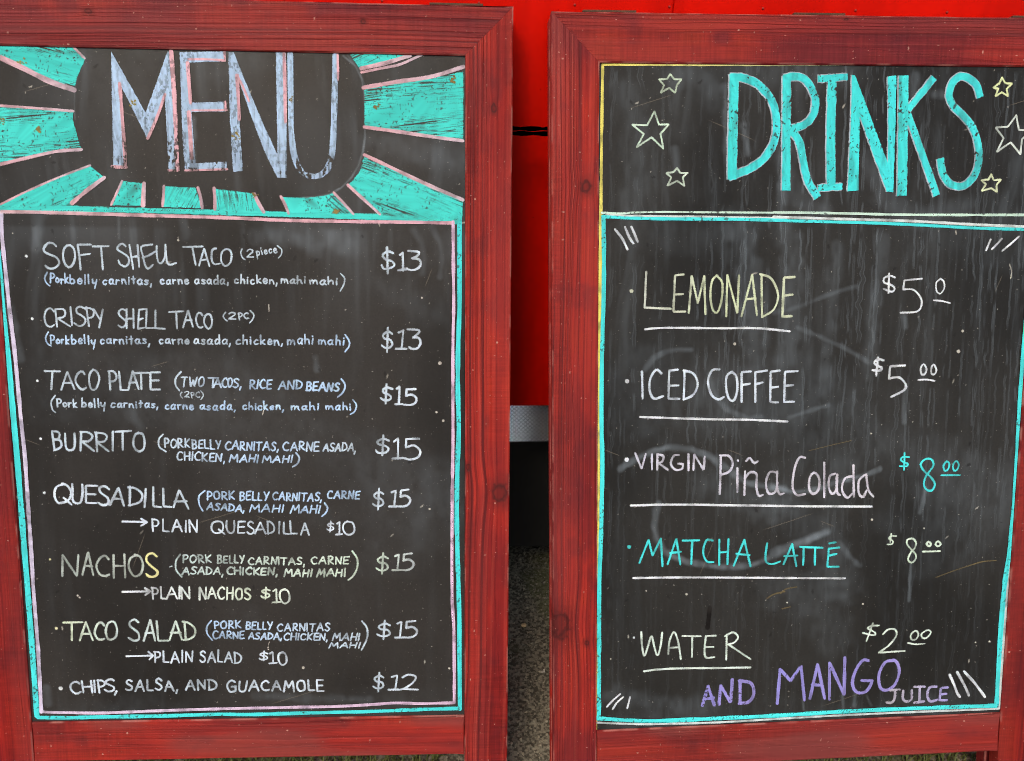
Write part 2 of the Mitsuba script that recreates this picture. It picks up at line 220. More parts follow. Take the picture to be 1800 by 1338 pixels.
def ray_weight(p, n, uv):
    """uv runs along and across the ray: the brush skipped in fine dark dashes along it."""
    u, v = uv.x, uv.y
    dash = smoothstep(0.72, 0.80, noise(u * 42.0, v * 1000.0 + 3.0 * noise(u * 30.0, v * 30.0), 2.0)) * smoothstep(0.30, 0.56, noise(u * 17.0, v * 55.0, 9.0))
    dash2 = smoothstep(0.74, 0.82, noise(u * 75.0, v * 1900.0, 5.0)) * smoothstep(0.40, 0.60, noise(u * 25.0, v * 40.0, 1.0))
    pock = smoothstep(0.78, 0.86, noise(u * 560.0, v * 560.0, 7.0)) * smoothstep(0.50, 0.66, noise(u * 40.0, v * 40.0, 3.0))
    thin = smoothstep(0.62, 0.85, fbm(u * 28.0, v * 40.0, 6.0))
    return dr.clip(1.0 - 0.95 * dash - 0.7 * dash2 - 0.9 * pock - 0.62 * thin, 0.0, 1.0)
for name, fn in (('ink', ink_weight), ('paint', paint_weight), ('border', border_weight), ('title', title_weight), ('ray', ray_weight)):
    scene['chalk_' + name] = {'type': 'blendbsdf', 'weight': proc(fn), 'a_bare': BARE, 'b_chalk': CHALK}

def red_metal(p, n, uv):
    return mix((0.80, 0.0075, 0.0008), (0.70, 0.005, 0.0005), fbm(p.x * 4.0, p.z * 4.0)) * (0.84 + 0.16 * smoothstep(0.3, 0.7, fbm(p.x * 26.0, p.z * 3.0, 4.0))) * (1.0 - 0.35 * dots(p.x, p.z, 0.02, 0.12, 0.0012, 2.0))
scene['red_enamel'] = {'type': 'principled', 'base_color': proc(red_metal), 'roughness': 0.3, 'specular': 0.07}
def tread_height(p, n, uv):
    a, b = (uv.x + uv.y * 1.25) / 0.0078, (uv.x - uv.y * 1.25) / 0.0078
    fa, fb = a - dr.floor(a) - 0.5, b - dr.floor(b) - 0.5
    return 0.0009 * smoothstep(0.47, 0.33, dr.maximum(dr.abs(fa), dr.abs(fb)))
def tread_color(p, n, uv):
    return mix((0.16, 0.16, 0.15), (0.86, 0.88, 0.90), dr.clip(tread_height(p, n, uv) / 0.0009, 0.0, 1.0) * (0.65 + 0.35 * noise(uv.x * 60.0, uv.y * 60.0)))
scene['tread_plate'] = {'type': 'bumpmap', 'arbitrary': proc(tread_height, 4e-4), 'scale': 1.0,
    'bsdf': {'type': 'principled', 'base_color': proc(tread_color), 'metallic': 0.9, 'roughness': 0.2}}
def flat(name, c, rough=0.6, **kw):
    scene[name] = {'type': 'principled', 'base_color': {'type': 'rgb', 'value': list(c)}, 'roughness': rough, 'specular': 0.4, **kw}
flat('dark_steel', (0.02, 0.02, 0.02)); flat('tyre_rubber', (0.015, 0.015, 0.016), 0.8); flat('rim_steel', (0.45, 0.45, 0.46), 0.35, metallic=0.8)
flat('screw_steel', (0.30, 0.012, 0.006), 0.4); flat('pebble_stone', (0.62, 0.46, 0.26), 0.7); flat('paper', (0.62, 0.60, 0.55), 0.8); flat('rope_fibre', (0.11, 0.11, 0.12), 0.3)
def rust(p, n, uv): return mix((0.05, 0.022, 0.012), (0.13, 0.05, 0.022), fbm(p.x * 160.0, p.y * 160.0, p.z * 160.0))
scene['rusty_iron'] = {'type': 'principled', 'base_color': proc(rust), 'roughness': 0.7, 'metallic': 0.3}
def earth(p, n, uv):
    g = fbm(p.x * 260.0, p.y * 260.0, 0.0, octaves=3); m = fbm(p.x * 9.0, p.y * 9.0, 2.0)
    c = mix((0.075, 0.071, 0.056), (0.26, 0.245, 0.195), smoothstep(0.30, 0.75, g))
    return mix(c, (0.10, 0.11, 0.05), 0.6 * smoothstep(0.48, 0.66, m))
scene['gritty_earth'] = {'type': 'principled', 'base_color': proc(earth), 'roughness': 0.95, 'specular': 0.2}
def grit(p, n, uv): return mix((0.06, 0.056, 0.044), (0.33, 0.305, 0.24), cell_rand(p.x * 210.0, p.y * 210.0, 1.0))
scene['grit_stone'] = {'type': 'principled', 'base_color': proc(grit), 'roughness': 0.9, 'specular': 0.2}
def blade(p, n, uv): return mix((0.06, 0.09, 0.022), (0.17, 0.18, 0.06), noise(p.x * 60.0, p.y * 60.0))
scene['grass_blade'] = {'type': 'twosided', 'bsdf': {'type': 'principled', 'base_color': proc(blade), 'roughness': 0.6, 'specular': 0.3}}

# ---------------------------------------------------------------- ground
def ground_height(x, y):
    q = np.c_[np.ravel(x), np.ravel(y), np.zeros(np.size(x))]
    return (0.0035 * (meshkit.fbm(q * 60.0) - 0.5) + 0.006 * (meshkit.noise(q * 9.0) - 0.5)).reshape(np.shape(x)) - 0.004
def fence_quad(x, y):  # a sheet with a square hole, where the finely modelled ground lies
    X, Y = np.meshgrid(x, y); n = len(x); v = np.c_[X.ravel(), Y.ravel(), np.zeros(X.size)]
    f = [[j * n + i, j * n + i + 1, (j + 1) * n + i + 1, (j + 1) * n + i] for j in range(len(y) - 1) for i in range(n - 1) if not (i == 1 and j == 1)]
    return v, np.array(f)
gx, gy = np.arange(-1.2, 1.2001, 0.01), np.arange(0.3, 2.1001, 0.01)
nx, ny = np.sort(np.unique(np.round(np.r_[gx, np.arange(-0.15, 0.2, 0.0025)], 4))), np.sort(np.unique(np.round(np.r_[gy, np.arange(0.7, 1.9, 0.0025)], 4)))
X, Y = np.meshgrid(nx, ny); edge = np.minimum(np.minimum(X - nx[0], nx[-1] - X), np.minimum(Y - ny[0], ny[-1] - Y))
Z = ground_height(X, Y) * np.clip(edge / 0.1, 0, 1)
n = len(nx); ii, jj = np.meshgrid(np.arange(n - 1), np.arange(len(ny) - 1)); a = (jj * n + ii).ravel()
near = trimesh.Trimesh(np.c_[X.ravel(), Y.ravel(), Z.ravel()], np.vstack([np.c_[a, a + 1, a + n + 1], np.c_[a, a + n + 1, a + n]]), process=False)
fv, ff = fence_quad([-300, nx[0], nx[-1], 300], [-300, ny[0], ny[-1], 300])
far = trimesh.Trimesh(fv, np.vstack([ff[:, [0, 1, 2]], ff[:, [0, 2, 3]]]), process=False)
put('ground', trimesh.util.concatenate([near, far]), 'gritty_earth', smooth=True)
say('ground', 'dark gritty earth with a little green under the boards and the truck', 'ground', kind='structure')

def scatter(n, x0, x1, y0, y1, r0, r1, seed):
    g = np.random.default_rng(seed); ico = trimesh.creation.icosahedron(); V, Fc = [], []
    for k in range(n):
        r = r0 + (r1 - r0) * g.random() ** 3
        R = trimesh.transformations.random_rotation_matrix(g.random(3))[:3, :3]
        x, y = x0 + (x1 - x0) * g.random(), y0 + (y1 - y0) * g.random()
        v = (ico.vertices * (0.7 + 0.6 * g.random((12, 1)))) @ R.T * r * [1, 1, 0.7] + [x, y, float(ground_height(x, y)) + r * 0.25]
        V.append(v); Fc.append(ico.faces + 12 * k)
    return np.vstack(V), np.vstack(Fc)
ga, gb = scatter(9000, -0.12, 0.16, 0.66, 1.75, 0.0008, 0.0034, 5), scatter(70, -0.12, 0.16, 0.66, 1.4, 0.0034, 0.0062, 6)
put('gravel', (np.vstack([ga[0], gb[0]]), np.vstack([ga[1], gb[1] + len(ga[0])])), 'grit_stone')
say('gravel', 'fine grey brown grit covering the ground in the gap between the boards', 'gravel', kind='stuff')

def smooth_edge(a): return min(max((a - 0.75) / 0.4, 0.0), 1.0) ** 2
def grass(n, seed):
    g = np.random.default_rng(seed); V, Fc = [], []
    while len(V) < n:
        x, y = g.uniform(-1.15, 1.15), 0.80 + 0.13 * g.standard_normal()
        if -0.10 < x < 0.13 or y > 1.05 or g.random() < smooth_edge(abs(x)): continue
        if g.random() > 0.35 + 0.65 * float(meshkit.noise(np.array([[x * 12, y * 12, 3.0]]))[0]): continue
        h, w, a, l = g.uniform(0.012, 0.030), g.uniform(0.0009, 0.0018), g.uniform(0, 6.283), g.uniform(0.2, 0.9)
        c, s = math.cos(a), math.sin(a); b = np.array([x, y, float(ground_height(x, y)) - 0.002])
        side = np.array([-s, c, 0]) * w; lean = np.array([c, s, 0]) * h * l
        V.append([b - side, b + side, b + lean * 0.35 + [0, 0, h * 0.6] + side * 0.8, b + lean * 0.35 + [0, 0, h * 0.6] - side * 0.8, b + lean + [0, 0, h * 0.95]])
        k = 5 * (len(V) - 1); Fc += [[k, k + 1, k + 2], [k, k + 2, k + 3], [k + 3, k + 2, k + 4]]
    return np.array(V).reshape(-1, 3), np.array(Fc)
put('grass', grass(14000, 11), 'grass_blade')
say('grass', 'short green grass growing at the feet of the two boards', 'grass', kind='stuff')

g = trimesh.creation.icosphere(2, 0.0046); g.vertices *= [1.1, 0.9, 0.75]; g.vertices += 0.0006 * (meshkit.noise(g.vertices * 300) - 0.5)[:, None]
g.apply_translation([0.0321, 1.0509, 0.0012]) ; put('pebble', g, 'pebble_stone', smooth=True)
say('pebble', 'small tan pebble on the dark ground between the two boards', 'pebble')
sc = trimesh.util.concatenate([box(0, 0.0075, 0, 0.0022, 0, 0.0006), box(0.0053, 0.0075, 0.0022, 0.007, 0.0001, 0.0007)]); sc.apply_transform(trimesh.transformations.rotation_matrix(0.15, [0, 0, 1])); sc.apply_translation([0.0615, 0.942, 0.0005])
put('paper_scrap', sc, 'paper'); say('paper_scrap', 'tiny bent white scrap on the ground beside the drinks board', 'scrap')

# ---------------------------------------------------------------- the red truck behind
TRUCK_AT, TRUCK_YAW = [-0.05929, 1.13139, 0.0], 3.0
c, s = math.cos(math.radians(TRUCK_YAW)), math.sin(math.radians(TRUCK_YAW))
WALL = np.array([[c, -s, 0, TRUCK_AT[0]], [s, c, 0, TRUCK_AT[1]], [0, 0, 1, 0], [0, 0, 0, 1.0]])   # x along the wall, y into the truck
say('food_truck', 'glossy red truck body with a silver patterned strip low down, behind both boards', 'truck')
Z0, Z1, ZT = 0.3495, 0.4220, 2.75
SEAM = 0.2650
edges = [SEAM - 1.22 * 3, SEAM - 1.22 * 2, SEAM - 1.22, SEAM, SEAM + 1.22, SEAM + 2.44]
put('body', box(edges[0] + 0.01, edges[-1] - 0.01, 0.004, 2.15, Z1 + 0.003, ZT, 0.03), 'red_enamel', 'food_truck', WALL)
for a, b in zip(edges, edges[1:]):
    put('panel', box(a + 0.0009, b - 0.0009, 0.0, 0.0039, Z1 + 0.003, ZT - 0.05, 0.0008), 'red_enamel', 'food_truck', WALL)
for q in (Z0, 2.05):
    pass
tp = box(edges[0] + 0.02, edges[-1] - 0.02, 0.006, 0.010, Z0, Z1 + 0.002)
tv = tp.vertices[tp.faces].reshape(-1, 3); tuv = tv[:, [0, 2]].copy()
tv[:, 1] += (tv[:, 2] - Z0) * 0.42        # the strip leans in at its top
put('trim_plate', (tv, np.arange(len(tv)).reshape(-1, 3)), 'tread_plate', 'food_truck', WALL, label='silver strip with a fine diamond pattern along the lower edge', uv=tuv)
for ua, ub in ((edges[0] + 0.1, -2.12), (-1.38, 1.48), (2.22, edges[-1] - 0.1)):   # steel skirts between the wheels
    put('underbody', box(ua, ub, 0.07, 2.05, 0.05, Z1 - 0.02, 0.01), 'dark_steel', 'food_truck', WALL)
def screw():
    return trimesh.creation.revolve([[0, -0.0012], [0.0010, -0.0011], [0.0017, -0.0006], [0.0020, 0.0004]], sections=14)
SR = screw(); SR.apply_transform(trimesh.transformations.rotation_matrix(-math.pi / 2, [1, 0, 0])); 
if SR.vertices[:, 1].mean() > 0: SR.vertices[:, 1] *= -1; SR.invert()
for k in range(-4, 6):
    put('screw', SR, 'screw_steel', 'food_truck', WALL @ np.array([[1, 0, 0, SEAM - 0.0055 + 0.1275 * k], [0, 1, 0, 0], [0, 0, 1, 1.0408], [0, 0, 0, 1.0]]), smooth=40)
def wheel(x, y):
    ty = trimesh.creation.revolve([[0.17, -0.09], [0.26, -0.10], [0.30, -0.085], [0.31, -0.05], [0.31, 0.05], [0.30, 0.085], [0.26, 0.10], [0.17, 0.09], [0.17, -0.09]], sections=48)
    rm = trimesh.creation.revolve([[0.0, -0.05], [0.05, -0.055], [0.06, -0.03], [0.13, -0.04], [0.17, -0.085], [0.172, 0.085], [0.0, 0.04]], sections=48)
    for m in (ty, rm): m.apply_transform(trimesh.transformations.rotation_matrix(math.pi / 2, [1, 0, 0]))
    At = WALL @ np.array([[1, 0, 0, x], [0, 1, 0, y], [0, 0, 1, 0.309], [0, 0, 0, 1.0]])
    w = put('wheel', ty, 'tyre_rubber', 'food_truck', At, smooth=40)
    put('rim', rm, 'rim_steel', w, At, smooth=40)
for x in (-1.75, 1.85):
    for y in (0.16, 1.98): wheel(x, y)

# ---------------------------------------------------------------- the two sandwich boards
BOARDS = {'L': {'M': [[0.998833, 0.01332, -0.046429, -0.362957], [0.048116, -0.358713, 0.932207, 0.885295], [-0.004238, -0.933353, -0.358935, 0.563761], [0, 0, 0, 1]], 'w': 0.6009, 'h': 0.9, 'legs': [0.1482, 0.1452]}, 'R': {'M': [[0.997402, 0.030736, -0.065143, 0.410509], [0.071861, -0.362734, 0.929118, 0.903835], [0.004928, -0.931386, -0.364, 0.561359], [0, 0, 0, 1]], 'w': 0.5916, 'h': 0.9, 'legs': [0.1436, 0.147]}}

RAIL, THICK, GAP, RECESS = 0.061, 0.019, 0.008, 0.0035
MEMBER = [0]
def timber(outline, along, z0, flip=False, seed=0):
    """A plank from its outline (x right, y down, metres) between z0 and z0 + THICK, front edges eased and a little uneven; uv = along and across the grain."""
    g = np.random.default_rng(seed + 100)
    P = np.array(outline, float); pts = []
    for a, b in zip(P, np.roll(P, -1, 0)):
        k = max(1, int(np.linalg.norm(b - a) / 0.012)); t = np.arange(k)[:, None] / k
        pts.append(a + (b - a) * t)
    ring = np.vstack(pts); poly = Polygon(ring)
    z1 = z0 + THICK
    ease = 0.0011 + 0.0008 * meshkit.noise(np.c_[ring * 40, np.full(len(ring), seed * 3.0)])
    nrm = np.roll(ring, -1, 0) - np.roll(ring, 1, 0); nrm = np.c_[nrm[:, 1], -nrm[:, 0]] / np.linalg.norm(nrm, axis=1)[:, None]
    if poly.exterior.is_ccw: nrm = -nrm         # now points inwards
    slant = (np.abs(nrm[:, 0]) > 0.25) & (np.abs(nrm[:, 1]) > 0.25); ease = np.where(slant, 0.00008, ease)
    inner = ring + nrm * ease[:, None]
    n = len(ring)
    cap_v, cap_f = trimesh.creation.triangulate_polygon(Polygon(ring), engine='earcut')
    ident = np.array([np.argmin(((ring - q) ** 2).sum(1)) for q in cap_v]); cap_f = ident[cap_f]
    a = (ring[cap_f[:, 1]] - ring[cap_f[:, 0]]); b = (ring[cap_f[:, 2]] - ring[cap_f[:, 0]])
    turn = a[:, 0] * b[:, 1] - a[:, 1] * b[:, 0] > 0
    back = np.where(turn[:, None], cap_f, cap_f[:, ::-1]); front = back[:, ::-1]   # back caps face +z
    V = np.vstack([np.c_[inner, np.full(n, z0)], np.c_[ring, z0 + ease], np.c_[ring, np.full(n, z1)]])
    i = np.arange(n); j = (i + 1) % n; F = [front, back + 2 * n]
    for r in (0, 1):
        q = np.vstack([np.c_[r * n + i, r * n + j, (r + 1) * n + j], np.c_[r * n + i, (r + 1) * n + j, (r + 1) * n + i]])
        F.append(q if poly.exterior.is_ccw else q[:, ::-1])
    F = np.vstack(F); m = trimesh.Trimesh(V, F, process=False)
    if m.volume < 0: F = F[:, ::-1]
    lo = P.min(0); MEMBER[0] += 1
    u, v = ((V[:, 0] - lo[0], V[:, 1] - lo[1]) if along == 'x' else (V[:, 1] - lo[1], V[:, 0] - lo[0]))
    # split vertices so that every face is flat
    VV = V[F].reshape(-1, 3); UV = np.c_[u + V[:, 2] * 0.0, v + 0.6 * (V[:, 2] - z0) + MEMBER[0]][F].reshape(-1, 2)
    return (VV, np.arange(len(VV)).reshape(-1, 3)), UV

def half(root, B, z, M, front):
    w, h = B['w'], B['h']; x0, x1, y0, y1 = -w / 2, w / 2, -h / 2, h / 2
    X0, X1, Y0 = x0 - RAIL, x1 + RAIL, y0 - RAIL
    lg = [q if front else q - 0.014 for q in B['legs']]
    e = 0.00005
    rows = [('rail', [(X0 + e, Y0), (X1 - e, Y0), (x1 - e, y0), (x0 + e, y0)], 'x', 'mitred top rail'),
            ('stile', [(X0, Y0 + e), (x0, y0 + e), (x0, y1 + lg[0]), (X0, y1 + lg[0])], 'y', None),
            ('stile', [(x1, y0 + e), (X1, Y0 + e), (X1, y1 + lg[1]), (x1, y1 + lg[1])], 'y', None),
            ('rail', [(x0 + 0.0008, y1), (x1 - 0.0008, y1), (x1 - 0.0008, y1 + RAIL - 0.002), (x0 + 0.0008, y1 + RAIL - 0.002)], 'x', 'lower rail between the legs')]
    for k, (nm, pts, al, lab) in enumerate(rows):
        mesh, uv = timber(pts, al, z + (0.0012 if k == 3 else 0.0), seed=MEMBER[0])
        put(nm, mesh, 'stained_wood', root, M, label=(lab if front else None), uv=uv)

def chalk_mesh(board, items, zlayer, cols, ray):
    """The strokes of one piece of lettering, joined to outlines and laid on the board as paint."""
    shapes = []
    g = np.random.default_rng(abs(hash(str(items)[:40])) % 1000 if False else len(str(items)))
    def spline(P):
        if len(P) < 3: return P
        closed = np.allclose(P[0], P[-1])
        Q = np.vstack([P[-2] if closed else 2 * P[0] - P[1], P, P[1] if closed else 2 * P[-1] - P[-2]])
        out = []
        for k in range(1, len(Q) - 2):
            t = np.linspace(0, 1, 9)[:-1, None]
            a, b, c_, d = Q[k - 1], Q[k], Q[k + 1], Q[k + 2]
            out.append(0.5 * (2 * b + (c_ - a) * t + (2 * a - 5 * b + 4 * c_ - d) * t ** 2 + (3 * b - a - 3 * c_ + d) * t ** 3))
        return np.vstack([*out, P[-1:]])
    def stroke(P, w, curved):
        P = spline(P) if curved else P
        d = np.r_[0, np.cumsum(np.linalg.norm(np.diff(P, axis=0), axis=1))]
        n = max(2, int(d[-1] / max(w * 0.7, 0.8)) + 1)
        t = np.linspace(0, d[-1], n); q = np.c_[np.interp(t, d, P[:, 0]), np.interp(t, d, P[:, 1])]
        ph = g.random() * 50
        r = w / 2 * (0.90 + 0.30 * (meshkit.noise(np.c_[t / (2.2 * w + 1), np.full(n, ph), np.zeros(n)]) - 0.35))
        if n > 3 and w < 5: r[-1] *= 0.85
        ang = np.arange(10) * math.pi / 5; ring = np.c_[np.cos(ang), np.sin(ang)]
        discs = [a + ring * b for a, b in zip(q, r)]
        shapes.extend(MultiPoint(np.vstack([discs[k], discs[k + 1]])).convex_hull for k in range(n - 1))
    for it in items:
        kind, w, pts = it[0], it[1], it[2]
        if kind == 'p':
            P = np.array(pts).reshape(-1, 2); P = np.vstack([P, P[:1]])
            d = np.r_[0, np.cumsum(np.linalg.norm(np.diff(P, axis=0), axis=1))]
            t = np.arange(0, d[-1], 1.6); q = np.c_[np.interp(t, d, P[:, 0]), np.interp(t, d, P[:, 1])]
            z_ = np.zeros(len(q)); q += 0.9 * np.c_[meshkit.noise(np.c_[q * 0.35, z_]) - 0.5, meshkit.noise(np.c_[q * 0.35, z_ + 9]) - 0.5]
            shapes.append(Polygon(q).buffer(0))
        elif kind in 'fg':                       # chisel marker: square ends; g = curved
            P = np.array(pts).reshape(-1, 2); P = spline(P) if kind == 'g' else P
            q = np.asarray(shapely.LineString(P).buffer(w / 2, cap_style='flat', join_style='round').exterior.segmentize(2.0).coords)
            z_ = np.zeros(len(q)); q = q + 1.0 * np.c_[meshkit.noise(np.c_[q * 0.25, z_]) - 0.5, meshkit.noise(np.c_[q * 0.25, z_ + 9]) - 0.5]
            shapes.append(Polygon(q).buffer(0))
        elif kind == 'w':
            text, splits = it[3], it[4]
            a, b, h, sl = np.array(pts[0:2]), np.array(pts[2:4]), pts[4], pts[5]
            L = np.linalg.norm(b - a); ex = (b - a) / L; ey = np.array([ex[1], -ex[0]])
            if splits: spans = [(splits[2 * k] * L, splits[2 * k + 1] * L) for k in range(len(text))]
            else:
                adv = [GLYPHS[ch][0] for ch in text]; gaps = 0.21 * (len(text) - 1)
                kx = L / (sum(adv) + gaps); spans, at_ = [], 0.0
                for q_ in adv: spans.append((at_ * kx, (at_ + q_) * kx)); at_ += q_ + 0.21
            for ch, (s0, s1) in zip(text, spans):
                gw, strokes = GLYPHS[ch]; jy = h * 0.035 * g.standard_normal(); jh = 1 + 0.035 * g.standard_normal(); js = sl + 0.03 * g.standard_normal()
                for st in strokes:
                    P = np.array([[float(v) for v in q_.split(',')] for q_ in st[1:].split()])
                    P = P + 0.018 * g.standard_normal(P.shape)
                    xx = s0 + (s1 - s0) * P[:, 0] / gw + js * h * P[:, 1]; yy = P[:, 1] * h * jh + jy
                    stroke(a + xx[:, None] * ex + yy[:, None] * ey, w, st[0] == 'c')
        else:
            stroke(np.array(pts).reshape(-1, 2), w, kind == 'c')
    w_, h_ = BOARDS[board]['w'] * 1000, BOARDS[board]['h'] * 1000
    geo = unary_union(shapes).intersection(sbox(-w_ / 2 + 0.4, -h_ / 2 + 0.4, w_ / 2 - 0.4, h_ / 2 - 0.4)).simplify(0.06)
    V, F, at_ = [], [], 0
    for poly in getattr(geo, 'geoms', [geo]):
        if poly.geom_type != 'Polygon' or poly.area < 0.05: continue
        v, f = trimesh.creation.triangulate_polygon(poly, engine='earcut')
        V.append(v); F.append(f + at_); at_ += len(v)
    V, F = np.vstack(V), np.vstack(F)
    a, b = V[F[:, 1]] - V[F[:, 0]], V[F[:, 2]] - V[F[:, 0]]
    F = np.where((a[:, 0] * b[:, 1] - a[:, 1] * b[:, 0] > 0)[:, None], F[:, ::-1], F)      # facing the reader, -z
    x = V[:, 0]; t = (x - x.min()) / max(np.ptp(x), 1e-6) * (len(cols) - 1); C = np.array(cols, float)
    k = np.clip(t.astype(int), 0, max(len(cols) - 2, 0)); col = C[k] if len(cols) == 1 else C[k] * (1 - (t - k))[:, None] + C[k + 1] * (t - k)[:, None]
    col = col * (0.74 + 0.42 * meshkit.noise(np.c_[V * 0.16, np.full(len(V), 2.0)]))[:, None]
    if ray:
        D = V.mean(0) - np.array(ray); D /= np.linalg.norm(D); R = V - np.array(ray)
        uv = np.c_[R @ D, R @ np.array([-D[1], D[0]])] / 1000.0
    else: uv = V / 1000.0
    P3 = np.c_[V / 1000.0, np.full(len(V), RECESS - 0.0002 - 0.0002 * zlayer)]
    return (P3, F), uv, np.clip(col, 0, 0.9)

GLYPHS = {'A': (0.72,['l0,0 .38,1 .72,0','l.12,.36 .62,.38']),'B': (0.58,['l.06,0 .06,1','c.03,1 .38,.99 .5,.8 .38,.58 .1,.53','c.1,.53 .44,.5 .58,.27 .42,.05 .04,0']),'C': (0.62,['c.6,.84 .42,1 .17,.86 .02,.48 .16,.1 .4,0 .62,.1']),'D': (0.64,['l.07,0 .07,1','c.0,.98 .33,.92 .63,.6 .58,.24 .33,.05 .02,0']),'E': (0.54,['l.54,1 .06,.97 .03,.0 .54,.03','l.05,.5 .46,.53']),'F': (0.5,['l.5,1 .05,.97 .05,0','l.05,.52 .44,.56']),'G': (0.68,['c.6,.86 .4,1 .14,.84 .02,.45 .18,.05 .45,.0 .64,.14 .67,.42','l.67,.42 .38,.42']),'H': (0.62,['l.05,1 .03,0','l.6,1 .58,0','l.04,.5 .59,.52']),'I': (0.1,['l.05,1 .05,0']),'J': (0.5,['l.1,1 .5,1','c.34,1 .34,.3 .22,.0 .0,.1']),'K': (0.56,['l.05,1 .04,0','l.54,.98 .07,.44 .56,0']),'L': (0.48,['l.05,1 .04,.02 .48,.0']),'M': (0.82,['l0,0 .13,1 .4,.34 .7,1 .82,0']),'N': (0.62,['l.02,0 .05,1 .56,0 .61,1']),'O': (0.66,['c.33,1 .1,.85 .01,.45 .15,.06 .36,0 .58,.18 .65,.58 .52,.92 .3,1']),'P': (0.52,['l.06,0 .06,1','c.03,1 .36,.98 .52,.76 .4,.5 .08,.42']),'Q': (0.74,['c.36,1 .1,.85 .01,.45 .15,.06 .36,.02 .6,.18 .67,.58 .54,.92 .32,1','l.4,.3 .74,-.08']),'R': (0.6,['l.06,0 .06,1','c.03,1 .36,.99 .5,.78 .38,.54 .08,.46','l.12,.46 .6,.0']),'S': (0.54,['c.52,.87 .32,1 .1,.88 .1,.68 .3,.52 .51,.33 .45,.09 .22,0 .0,.13']),'T': (0.66,['l0,.98 .66,1','l.33,.98 .31,0']),'U': (0.6,['c.03,1 .02,.5 .06,.14 .26,0 .48,.14 .57,.55 .58,1']),'V': (0.62,['l0,1 .3,0 .62,1']),'W': (0.88,['l0,1 .2,0 .44,.75 .66,0 .88,1']),'Y': (0.56,['l0,1 .28,.48','l.56,1 .24,0']),'a': (0.42,['c.38,.5 .22,.56 .04,.36 .03,.1 .16,0 .32,.16 .39,.48','c.39,.52 .35,.16 .44,.0']),'b': (0.4,['l.04,1 .03,0','c.04,.38 .2,.52 .38,.36 .36,.1 .18,0 .03,.08']),'c': (0.36,['c.34,.44 .2,.54 .04,.34 .06,.06 .2,0 .36,.1']),'d': (0.42,['c.36,.46 .18,.54 .03,.32 .06,.04 .2,0 .38,.2','l.4,1 .4,0']),'e': (0.38,['c.05,.27 .34,.3 .33,.48 .18,.55 .04,.32 .1,.04 .24,0 .38,.12']),'h': (0.4,['l.04,1 .03,0','c.04,.34 .2,.52 .34,.42 .35,.2 .38,0']),'i': (0.1,['l.05,.5 .05,0','l.06,.74 .06,.77']),'k': (0.38,['l.04,1 .03,0','l.34,.54 .06,.25 .38,0']),'l': (0.1,['l.06,1 .05,0']),'m': (0.6,['l.03,.52 .03,0','c.03,.32 .15,.52 .28,.42 .28,.05','c.29,.32 .42,.52 .53,.42 .55,.2 .6,0']),'n': (0.4,['l.03,.52 .03,0','c.04,.32 .2,.52 .33,.42 .35,.2 .4,0']),'o': (0.4,['c.2,.53 .04,.4 .03,.15 .18,0 .36,.14 .37,.38 .18,.53']),'p': (0.4,['l.05,.52 .03,-.4','c.04,.42 .2,.56 .38,.36 .3,.08 .04,.06']),'r': (0.3,['l.03,.52 .03,0','c.04,.3 .15,.5 .3,.47']),'s': (0.32,['c.31,.46 .15,.53 .06,.4 .2,.26 .3,.14 .18,0 .0,.07']),'t': (0.32,['l.16,.85 .15,.0','l0,.55 .32,.57']),'y': (0.38,['c.03,.52 .06,.2 .18,.12 .34,.3','l.38,.54 .22,-.42']),'0': (0.56,['c.3,1 .08,.82 .01,.42 .14,.04 .32,0 .5,.2 .55,.6 .44,.94 .26,1']),'1': (0.42,['l.08,.86 .24,1 .22,0','l.0,.0 .42,.03']),'2': (0.52,['c.04,.8 .2,1 .42,.94 .44,.7 .25,.35 .0,.03','l.0,.03 .52,.0']),'3': (0.5,['c.04,1 .3,1 .48,.96 .36,.74 .2,.6','c.2,.6 .44,.56 .5,.3 .34,.04 .12,0 .02,.1']),'5': (0.54,['l.52,1 .14,.96 .1,.58','c.1,.58 .36,.64 .53,.42 .46,.12 .24,0 .0,.03']),'8': (0.5,['c.44,.8 .28,1 .08,.84 .2,.58 .42,.34 .4,.06 .2,.0 .06,.2 .22,.5 .42,.74 .38,.9']),'$': (0.5,['c.48,.78 .28,.9 .06,.74 .12,.54 .34,.46 .48,.28 .34,.1 .1,.1 .0,.24','l.26,1.08 .22,-.12']),'(': (0.2,['c.2,1.15 .04,.8 .0,.4 .05,.0 .2,-.25']),')': (0.2,['c.0,1.15 .16,.8 .2,.4 .14,.0 .0,-.25']),',': (0.1,['l.08,.08 .0,-.22']),'.': (0.06,['l.03,.0 .03,.03']),'-': (0.3,['l0,.4 .3,.42']),' ': (0.28,[])}
